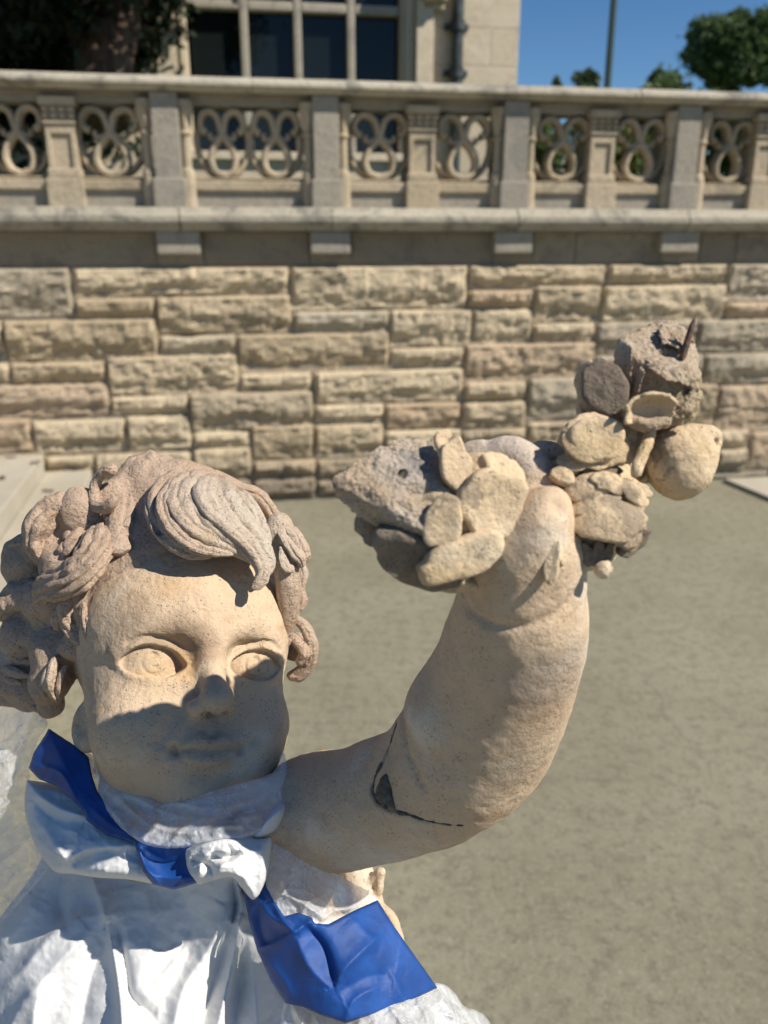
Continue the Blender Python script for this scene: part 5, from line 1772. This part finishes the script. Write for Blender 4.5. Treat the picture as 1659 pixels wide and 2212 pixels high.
def patch(name, outline, ctrl, folds, mat, parent=None, step=5.0, thick=.05, roll=0.0, rollw=14.0, noise=(), seed=0, jag=0.0, smooth_out=True):
    """a sheet over the statue: outline and depths (cm) given where it is seen, folds as (line, width, height cm, lean)"""
    O = np.array(outline, float)
    if smooth_out:
        O = spline(np.vstack([O, O[:1]]), 10 * len(O))[:-1]
    seg = np.linalg.norm(np.roll(O, -1, 0) - O, axis=1)
    per = seg.sum()
    cum = np.concatenate([[0], np.cumsum(seg)])
    m_ = max(12, int(per / step))
    s = np.linspace(0, per, m_, endpoint=False)
    OO = np.vstack([O, O[:1]])
    B = np.stack([np.interp(s, cum, OO[:, k]) for k in (0, 1)], 1)
    if jag:
        B = B + jag * np.stack([vnoise(np.stack([s / 9, s * 0, s * 0 + seed], -1), 1, seed + k, 3) for k in (0, 1)], 1)
    lo, hi = B.min(0), B.max(0)
    gx, gy = np.meshgrid(np.arange(lo[0], hi[0], step), np.arange(lo[1], hi[1], step * .87))
    gx = gx + (np.arange(gx.shape[0]) % 2)[:, None] * step * .5
    G = np.stack([gx.ravel(), gy.ravel()], 1)
    ins = np.zeros(len(G), bool)
    x0, y0 = B[:, 0], B[:, 1]
    x1, y1 = np.roll(x0, -1), np.roll(y0, -1)
    for i in range(len(B)):
        c = ((y0[i] > G[:, 1]) != (y1[i] > G[:, 1]))
        ins ^= c & (G[:, 0] < (x1[i] - x0[i]) * (G[:, 1] - y0[i]) / (y1[i] - y0[i] + 1e-12) + x0[i])
    G = G[ins]
    dB, _, _ = pl_dist(G, np.vstack([B, B[:1]]))
    G, dB = G[dB > step * .55], dB[dB > step * .55]
    nb_ = len(B)
    A = np.vstack([B, G])
    e = np.concatenate([np.zeros(nb_), dB])
    res = delaunay_2d_cdt([Vector(p) for p in A], [(i, (i + 1) % nb_) for i in range(nb_)], [], 1, 1e-4)
    vs = np.array([tuple(v) for v in res[0]])
    org = [o[0] if o else -1 for o in res[3]]
    e = np.array([e[k] if k >= 0 else 0 for k in org])
    d = tps(ctrl)(vs)
    for L, w, h, lean in folds:
        k, sg, t = pl_dist(vs, spline(L, 24) if len(L) > 2 else L)
        ww = w * np.where(sg > 0, 1 + lean, 1 - lean)
        tap = np.clip(np.minimum(t / .18, (1 - t) / .18), 0, 1) ** .7
        pr = np.exp(-(k / ww) ** 1.35) * (.35 + .65 * tap) * np.where((t <= 0) | (t >= 1), np.exp(-(k / (w * .6)) ** 2), 1)
        d -= h * pr
    for amp, sc, kind in noise:
        p = np.column_stack([vs / 100, np.full(len(vs), seed * 1.7)])
        n1 = vnoise(p, sc, seed + int(sc * 10), 3)
        if kind == 'ridge':
            n1 = 1 - 2.2 * np.abs(n1) ** .8
        d -= amp * n1
    if roll:
        q = np.clip(1 - e / rollw, 0, 1)
        d += roll * (1 - np.sqrt(np.clip(1 - q * q, 0, 1)))
    P = at(vs[:, 0], vs[:, 1], d / 100)
    o = mesh_from(name, P, [tuple(f_)[::-1] for f_ in res[2]], mat, parent)
    if thick:
        sm = o.modifiers.new('thickness', 'SOLIDIFY')
        sm.thickness = thick / 100
        sm.offset = -1
    return o


t = NT('white cotton')
wv = t.math('MULTIPLY', t.n('ShaderNodeTexWave', {'Vector': t.co, 'Scale': 900.0, 'Distortion': 1.0}).outputs[1], .5)
col = t.mix(t.ramp(t.noise(30, 4, .6), .3, .7), (.73, .73, .725), (.78, .78, .77))
n = t.bump(t.noise(90, 5, .6), .25, .003)
n = t.bump(t.noise(1300, 3, .6), .35, .0004, n)
b = t.bsdf(col, .95, n, **{'Sheen Weight': .15, 'Specular IOR Level': .1})
tr = t.n('ShaderNodeBsdfTranslucent', {'Color': (.75, .75, .75, 1)})
mx = t.n('ShaderNodeMixShader', {0: .12, 1: b.outputs[0], 2: tr.outputs[0]})
t.t.links.new(mx.outputs[0], t.out.inputs[0])
M_CLOTH = t.m

t = NT('blue masking tape')
col = t.mix(t.ramp(t.noise(60, 4, .6), .35, .65), (.008, .05, .215), (.011, .068, .28))
n = t.bump(t.noise(2200, 3, .6), .5, .0004)
n = t.bump(t.noise(70, 2, .5, dist=.6), .25, .003, n)
t.bsdf(col, .5, n, **{'Specular IOR Level': .35})
M_TAPE = t.m


def film(name, clear, milk, rough=.24, streak=None):
    t = NT(name)
    b = t.n('ShaderNodeBsdfPrincipled', {'Base Color': (.84, .87, .90, 1), 'Roughness': rough, 'Specular IOR Level': .8})
    nr = t.bump(t.noise(120, 3, .6, dist=2.0), .35, .003)
    nr = t.bump(t.noise(30, 2, .5, dist=2.5), .4, .01, nr)
    t.t.links.new(nr, b.inputs['Normal'])
    tl = t.n('ShaderNodeBsdfTranslucent', {'Color': (.8, .84, .88, 1)})
    m1 = t.n('ShaderNodeMixShader', {0: .35, 1: b.outputs[0], 2: tl.outputs[0]})
    tp = t.n('ShaderNodeBsdfTransparent', {'Color': (.97, .98, .99, 1)})
    f_ = t.ramp(t.noise(38, 5, .65, dist=1.0), .35, .68, clear, milk)
    ln = t.math('ABSOLUTE', t.math('SUBTRACT', t.noise(22, 3, .6, dist=1.2), .5))
    f_ = t.math('ADD', f_, t.ramp(ln, .0, .012, .24, 0), clamp=True)  # milkier lines put bright crease highlights into the film's opacity
    ln = t.math('ABSOLUTE', t.math('SUBTRACT', t.noise(75, 2, .5, dist=1.2), .5))
    f_ = t.math('ADD', f_, t.ramp(ln, .0, .016, .10, 0), clamp=True)
    m2 = t.n('ShaderNodeMixShader', {0: f_, 1: tp.outputs[0], 2: m1.outputs[0]})
    t.t.links.new(m2.outputs[0], t.out.inputs[0])
    return t.m


M_FILM = film('clear plastic film', .20, .55)
M_FILM_NECK = film('gathered frosted film', .42, .80)
M_FILM_THIN = film('thin clear film', .24, .62)
M_FILM_MILK = film('milky plastic film', .48, .85)

KK = lambda *pts: [K_(*p) for p in pts]

# body cloth
cloth = patch('white_cloth', KK((150, 470), (100, 560), (30, 650), (-60, 760), (-260, 900), (-300, 1260), (300, 1330), (960, 1300), (975, 1120), (950, 990), (905, 900), (850, 760), (800, 620), (740, 520), (520, 500), (300, 490)),
              [(*K_(330, 560), 58.4), (*K_(150, 520), 59.5), (*K_(-200, 900), 63), (*K_(0, 760), 59.5), (*K_(330, 800), 56.0), (*K_(600, 720), 56.0), (*K_(780, 600), 54.4), (*K_(740, 530), 54.8), (*K_(900, 950), 54.8), (*K_(560, 1040), 52.6), (*K_(250, 1040), 53.6), (*K_(0, 1040), 56.5), (*K_(400, 1300), 50.5), (*K_(950, 1250), 53), (*K_(-250, 1250), 59)],
              [(KK((300, 560), (345, 680), (372, 800), (395, 960), (400, 1150)), 24.5, 1.38, -.55), (KK((372, 700), (405, 820), (430, 950), (500, 1010)), 18.7, -1.16, .3), (KK((470, 580), (500, 760), (450, 900), (420, 1100)), 50.4, 0.65, .2),
               (KK((335, 680), (240, 700), (150, 770), (60, 880), (-40, 960)), 28.8, 1.16, -.45), (KK((300, 740), (200, 830), (130, 930), (100, 1100)), 28.8, 0.94, .3), (KK((120, 620), (60, 720), (-20, 800)), 24.5, 0.72, .2), (KK((350, 760), (300, 880), (260, 1080)), 21.6, -0.65, 0),
               (KK((560, 1100), (600, 930), (680, 800), (755, 660)), 31.7, 1.01, .3), (KK((640, 1100), (700, 900), (745, 760), (775, 640)), 15.8, -1.01, .2), (KK((700, 1130), (735, 960), (770, 800), (790, 650)), 17.3, 1.09, -.3), (KK((760, 1100), (780, 950), (800, 800)), 13.0, -0.80, 0), (KK((850, 1150), (840, 980), (825, 860), (815, 740)), 21.6, 0.87, .2),
               (KK((560, 560), (620, 690), (580, 820)), 36.0, -0.58, .3), (KK((0, 1120), (60, 1000), (130, 900)), 21.6, 0.72, .3), (KK((210, 530), (190, 620), (215, 720)), 18.7, -0.80, .2), (KK((480, 960), (540, 880), (600, 800)), 18.7, 0.51, -.3), (KK((760, 560), (770, 640), (765, 700)), 8.6, -1.01, 0)],
              M_CLOTH, None, 4.6, .06, .9, 16, ((.16, 1.1, 's'), (.08, 3.0, 's'), (.07, 3.2, 'ridge'), (.03, 8, 'ridge')), 2)
tag(cloth, 'white cotton cloth hanging in folds over the chest of the statue', 'cloth')
collar = patch('white_cloth_collar', KK((88, 240), (80, 320), (95, 400), (130, 480), (180, 540), (240, 548), (320, 560), (420, 566), (520, 582), (620, 574), (660, 500), (620, 430), (440, 420), (330, 350), (270, 290), (180, 255), (125, 245)),
               [(*K_(90, 250), 57.5), (*K_(85, 350), 56.4), (*K_(140, 480), 54.6), (*K_(240, 420), 53.6), (*K_(400, 500), 52.2), (*K_(600, 520), 51.4), (*K_(620, 440), 52.2), (*K_(330, 360), 54.4), (*K_(180, 265), 56.6)],
               [(KK((95, 260), (170, 320), (280, 365)), 16, .6, .3), (KK((110, 310), (180, 370), (285, 380)), 12, -.5, 0), (KK((130, 440), (200, 490), (300, 470), (420, 455), (470, 470)), 18, .65, -.3), (KK((240, 520), (290, 480), (380, 470)), 12, -.5, .2), (KK((120, 370), (180, 450), (230, 520)), 22, .45, .3), (KK((320, 540), (400, 510), (460, 520)), 18, .4, 0), (KK((95, 330), (130, 420), (170, 500)), 14, -.35, 0)],
               M_CLOTH, None, 3.6, .06, 1.5, 20, ((.14, 1.6, 's'), (.09, 3.2, 'ridge'), (.03, 8, 'ridge')), 4)
tag(collar, 'white cotton cloth twisted into a thick roll round the neck of the statue', 'cloth')

# blue tape round the neck
band = patch('blue_tape', KK((160, 72), (112, 148), (93, 200), (128, 238), (190, 262), (275, 345), (282, 372), (350, 422), (440, 447), (452, 490), (468, 540), (500, 582), (570, 600), (645, 577), (660, 500), (640, 440), (520, 440), (430, 400), (370, 340), (320, 280), (300, 220), (290, 165), (232, 118)),
             [(*K_(160, 75), 58.6), (*K_(95, 200), 57.6), (*K_(190, 180), 56.0), (*K_(280, 340), 53.4), (*K_(300, 230), 54.8), (*K_(440, 440), 51.6), (*K_(430, 400), 52.2), (*K_(460, 520), 51.0), (*K_(570, 590), 50.6), (*K_(640, 480), 50.4)],
             [(KK((100, 190), (180, 205), (215, 235), (250, 300)), 10, .3, .4), (KK((165, 100), (210, 190), (270, 300)), 24, .3, .3), (KK((450, 450), (475, 520), (520, 580)), 8, .35, 0), (KK((455, 530), (540, 560), (640, 560)), 12, .3, .2), (KK((470, 470), (540, 500), (600, 480)), 14, -.3, 0), (KK((300, 330), (370, 390), (440, 420)), 10, .2, .2)],
             M_TAPE, None, 3.4, .03, .25, 8, ((.10, 1.6, 's'), (.02, 4, 'ridge')), 6, .8, False)
tag(band, 'blue masking tape wound round the neck of the statue over the white cloth roll', 'tape')

# frosted film under the chin
neckfilm = patch('clear_film', KK((240, 128), (290, 150), (332, 192), (352, 240), (440, 268), (520, 303), (620, 288), (760, 258), (890, 217), (925, 150), (946, 230), (948, 300), (930, 335), (880, 392), (800, 430), (700, 442), (610, 460), (520, 462), (440, 432), (350, 350), (300, 270), (280, 200)),
                 [(*K_(240, 130), 58.0), (*K_(350, 240), 54.6), (*K_(520, 305), 53.0), (*K_(760, 260), 52.4), (*K_(930, 170), 55.0), (*K_(945, 300), 53.6), (*K_(700, 400), 49.8), (*K_(450, 420), 51.0), (*K_(300, 260), 55.2), (*K_(550, 455), 50.0), (*K_(880, 380), 51.4)],
                 [(KK((300, 210), (350, 320), (440, 400), (560, 440)), 9, .25, .2), (KK((330, 230), (420, 330), (520, 400), (640, 420)), 9, .28, -.2), (KK((350, 250), (450, 300), (560, 350), (700, 370)), 10, .25, 0), (KK((450, 290), (560, 310), (700, 330), (860, 300)), 10, .28, .2), (KK((540, 320), (680, 300), (820, 270), (920, 210)), 9, .22, 0), (KK((600, 420), (720, 380), (850, 350), (930, 300)), 10, .3, .2), (KK((560, 440), (600, 400), (640, 380)), 6, .3, 0), (KK((280, 160), (310, 190), (320, 240)), 6, .25, 0), (KK((690, 420), (740, 390), (800, 395)), 6, .3, 0)],
                 M_FILM_NECK, None, 3.0, 0, .5, 9, ((.10, 1.8, 's'), (.05, 4.5, 'ridge')), 8, 1.6)
tag(neckfilm, 'crinkled frosted plastic film gathered under the chin of the statue', 'plastic film')

# knot of cloth
knot = patch('white_cloth_knot', KK((600, 462), (640, 442), (700, 420), (780, 418), (850, 428), (888, 428), (884, 490), (872, 565), (832, 632), (790, 592), (760, 560), (700, 570), (650, 582), (615, 545), (604, 500)),
             [(*K_(600, 465), 50.6), (*K_(740, 430), 50.2), (*K_(880, 430), 51.2), (*K_(740, 500), 48.6), (*K_(650, 560), 49.6), (*K_(830, 625), 50.2), (*K_(860, 540), 50.2)],
             [(KK((610, 520), (640, 470), (720, 440), (790, 440)), 12, .6, .3), (KK((650, 560), (670, 490), (740, 470), (800, 470)), 12, .65, -.2), (KK((690, 480), (740, 500), (790, 470)), 10, -.8, 0), (KK((700, 565), (740, 510), (850, 470)), 16, .5, .3), (KK((760, 550), (800, 560), (835, 620)), 12, .45, .2), (KK((620, 500), (680, 520), (700, 560)), 9, -.6, 0), (KK((745, 455), (760, 480), (735, 500)), 7, -.7, 0), (KK((850, 440), (860, 500), (850, 590)), 10, .4, 0)],
             M_CLOTH, None, 2.6, .08, 1.3, 15, ((.12, 3, 's'), (.08, 5, 'ridge')), 12, 1.0)
tag(knot, 'crumpled white cloth knot tied in front of the neck of the statue', 'cloth knot')
tongue = patch('white_cloth_end', KK((822, 424), (850, 396), (880, 350), (905, 322), (938, 308), (942, 335), (925, 372), (895, 410), (850, 432)),
               [(*K_(830, 425), 50.6), (*K_(900, 350), 51.6), (*K_(940, 315), 53.2), (*K_(890, 405), 51.6)], [(KK((830, 420), (880, 370), (935, 325)), 9, .35, .3)], M_CLOTH, None, 2.6, .08, .9, 12, ((.06, 3, 's'),), 13)
tag(tongue, 'short white cloth end sticking out beside the knot below the jaw of the statue', 'cloth')

# shoulder: film, tape and film ruffle
sf = patch('clear_film', KK((905, 398), (960, 430), (1060, 508), (1140, 568), (1238, 632), (1160, 690), (1075, 730), (1000, 720), (930, 700), (890, 640), (868, 570), (884, 480), (888, 420)),
           [(*K_(905, 400), 54.2), (*K_(1060, 510), 53.6), (*K_(1235, 632), 54.0), (*K_(1075, 715), 51.0), (*K_(900, 620), 51.6), (*K_(980, 560), 51.8), (*K_(885, 480), 52.6)],
           [(KK((900, 420), (950, 480), (965, 560), (920, 620)), 8, .25, 0), (KK((930, 440), (1040, 530), (1180, 630)), 10, .3, .2), (KK((910, 610), (980, 640), (1060, 690)), 10, .4, 0), (KK((930, 600), (1000, 600), (1100, 660), (1180, 650)), 8, .35, .2), (KK((1050, 700), (1090, 670), (1150, 660)), 6, .4, 0), (KK((900, 640), (930, 600), (925, 570)), 6, .35, 0), (KK((980, 690), (1010, 640), (1060, 620)), 6, .35, 0), (KK((1000, 520), (1050, 580), (1130, 620)), 7, .25, 0)],
           M_FILM_MILK, None, 3.0, 0, .4, 9, ((.10, 1.8, 's'), (.07, 4.5, 'ridge')), 15, 1.2)
tag(sf, 'clear plastic film stretched over the armpit between cloth knot and blue tape', 'plastic film')
tb = patch('blue_tape', KK((795, 598), (872, 566), (900, 640), (930, 686), (975, 674), (1020, 690), (1030, 709), (1075, 712), (1150, 672), (1236, 633), (1292, 722), (1362, 822), (1432, 920), (1350, 960), (1240, 1000), (1130, 1036), (1050, 1010), (990, 982), (935, 972), (888, 900), (842, 800), (814, 700)),
           [(*K_(800, 600), 53.0), (*K_(870, 570), 52.2), (*K_(840, 780), 51.8), (*K_(930, 690), 50.6), (*K_(1030, 710), 50.2), (*K_(1236, 634), 53.0), (*K_(1000, 850), 49.4), (*K_(935, 970), 50.2), (*K_(1200, 800), 50.2), (*K_(1430, 920), 52.6), (*K_(1130, 1035), 48.6)],
           [(KK((830, 590), (880, 680), (965, 738)), 10, 0.24, .3), (KK((965, 738), (900, 775), (850, 790)), 7, 0.32, 0), (KK((965, 738), (920, 690), (905, 640)), 8, 0.21, 0), (KK((965, 738), (1000, 712), (1025, 700)), 8, 0.32, .3), (KK((1000, 720), (1060, 790), (1095, 920)), 20, -0.59, .5), (KK((965, 745), (1010, 850), (1080, 920)), 14, 0.24, 0), (KK((1095, 930), (1130, 860), (1230, 760)), 14, 0.35, -.3), (KK((1110, 930), (1220, 880), (1290, 890)), 30, -0.32, 0),
            (KK((1280, 870), (1305, 920), (1318, 965)), 10, 0.24, .3), (KK((1150, 690), (1200, 740), (1250, 760)), 20, 0.17, .2), (KK((880, 830), (930, 900), (960, 960)), 14, 0.21, .2), (KK((860, 620), (850, 700), (870, 780)), 10, -0.21, 0), (KK((1130, 1030), (1160, 960), (1230, 920)), 12, 0.21, .2)],
           M_TAPE, None, 3.4, .03, .2, 7, ((.05, 1.2, 's'), (.015, 4, 'ridge')), 17, .5, False)
tag(tb, 'wide creased blue masking tape band wrapped over the shoulder of the statue', 'tape')
rf = patch('clear_film', KK((928, 955), (990, 962), (1130, 1010), (1240, 980), (1436, 905), (1520, 980), (1560, 995), (1600, 1030), (1640, 1120), (1600, 1260), (930, 1260), (915, 1080)),
           [(*K_(930, 960), 51.2), (*K_(1130, 1015), 49.6), (*K_(1436, 910), 53.6), (*K_(1600, 1040), 55.0), (*K_(1250, 1060), 48.6), (*K_(1450, 1060), 51), (*K_(930, 1250), 49), (*K_(1600, 1250), 53)],
           [(KK((960, 985), (990, 1040), (980, 1120)), 8, .4, .2), (KK((1030, 1010), (1050, 1060), (1040, 1140)), 8, .4, 0), (KK((1180, 1020), (1170, 1080), (1200, 1140)), 9, .45, .2), (KK((1280, 990), (1320, 1050), (1310, 1140)), 9, .5, .2), (KK((1370, 960), (1400, 1030), (1390, 1120)), 8, .45, 0), (KK((1430, 930), (1480, 1010), (1500, 1100)), 9, .45, .3), (KK((1440, 1000), (1520, 1030), (1600, 1060)), 7, .35, 0), (KK((1000, 1100), (1200, 1060), (1400, 1040)), 9, .3, 0)],
           M_FILM_MILK, None, 3.0, 0, .5, 9, ((.14, 1.8, 's'), (.08, 4.5, 'ridge')), 19, 2.0)
tag(rf, 'crumpled plastic film ruffle coming out below the wide blue tape band', 'plastic film')

# loose film at the back of the shoulder, left
lf = patch('clear_film', [(-160, 1480), (-40, 1500), (30, 1515), (75, 1535), (104, 1562), (82, 1600), (66, 1650), (62, 1700), (60, 1760), (74, 1810), (104, 1870), (60, 1930), (-30, 2020), (-160, 2060)],
           [(-160, 1480, 68), (100, 1560, 61), (66, 1660, 60), (60, 1760, 59), (100, 1865, 57), (0, 1700, 59.5), (-30, 2010, 58.5), (-160, 2050, 62), (-160, 1750, 62), (0, 1560, 63)],
           [([(70, 1640), (20, 1700), (-60, 1740), (-140, 1760)], 7, .5, .2), ([(66, 1680), (10, 1740), (-80, 1790)], 7, .5, 0), ([(64, 1740), (10, 1800), (-90, 1850)], 8, .55, .2), ([(72, 1800), (20, 1850), (-80, 1920)], 8, .5, 0), ([(90, 1850), (30, 1900), (-70, 1980)], 8, .5, .2), ([(80, 1610), (20, 1640), (-100, 1660)], 8, .4, 0), ([(60, 1560), (20, 1600), (-60, 1610)], 8, .4, .2), ([(40, 1540), (-10, 1580), (-60, 1650)], 8, .4, 0)],
           M_FILM_THIN, None, 3.6, 0, .3, 8, ((.25, 1.2, 's'), (.10, 3.5, 'ridge')), 23, 2.0)
tag(lf, 'loose thin plastic film billowing behind the shoulder at the left edge', 'plastic film')

# carved drapery of the statue showing behind the armpit
FD = Field(vcm((820, 1960), 63) - 4.5, vcm((820, 1960), 63) + 4.5, .14)
FD.chain([vcm((735, 2060), 62.5), vcm((770, 2000), 63.2), vcm((790, 1950), 63.2)], [1.6, 1.5, 1.3], .5, n=8)
FD.chain([vcm((770, 1880), 64), vcm((790, 1960), 63), vcm((812, 2060), 62)], [1.3, 1.2, 1.6], .5, n=10)
FD.chain([vcm((800, 1905), 63), vcm((822, 1885), 62.6), vcm((818, 1925), 62.6)], [.35, .38, .3], .3)
FD.chain([vcm((815, 1960), 62.6), vcm((845, 1985), 62.2), vcm((856, 2030), 62)], [.4, .55, .6], .3, n=8)
FD.noise(.15, .9, 3, 3)
Vd, Qd = FD.mesh()
mesh_from('drapery', view_to_world(Vd / 100), Qd, M_FACE, statue)
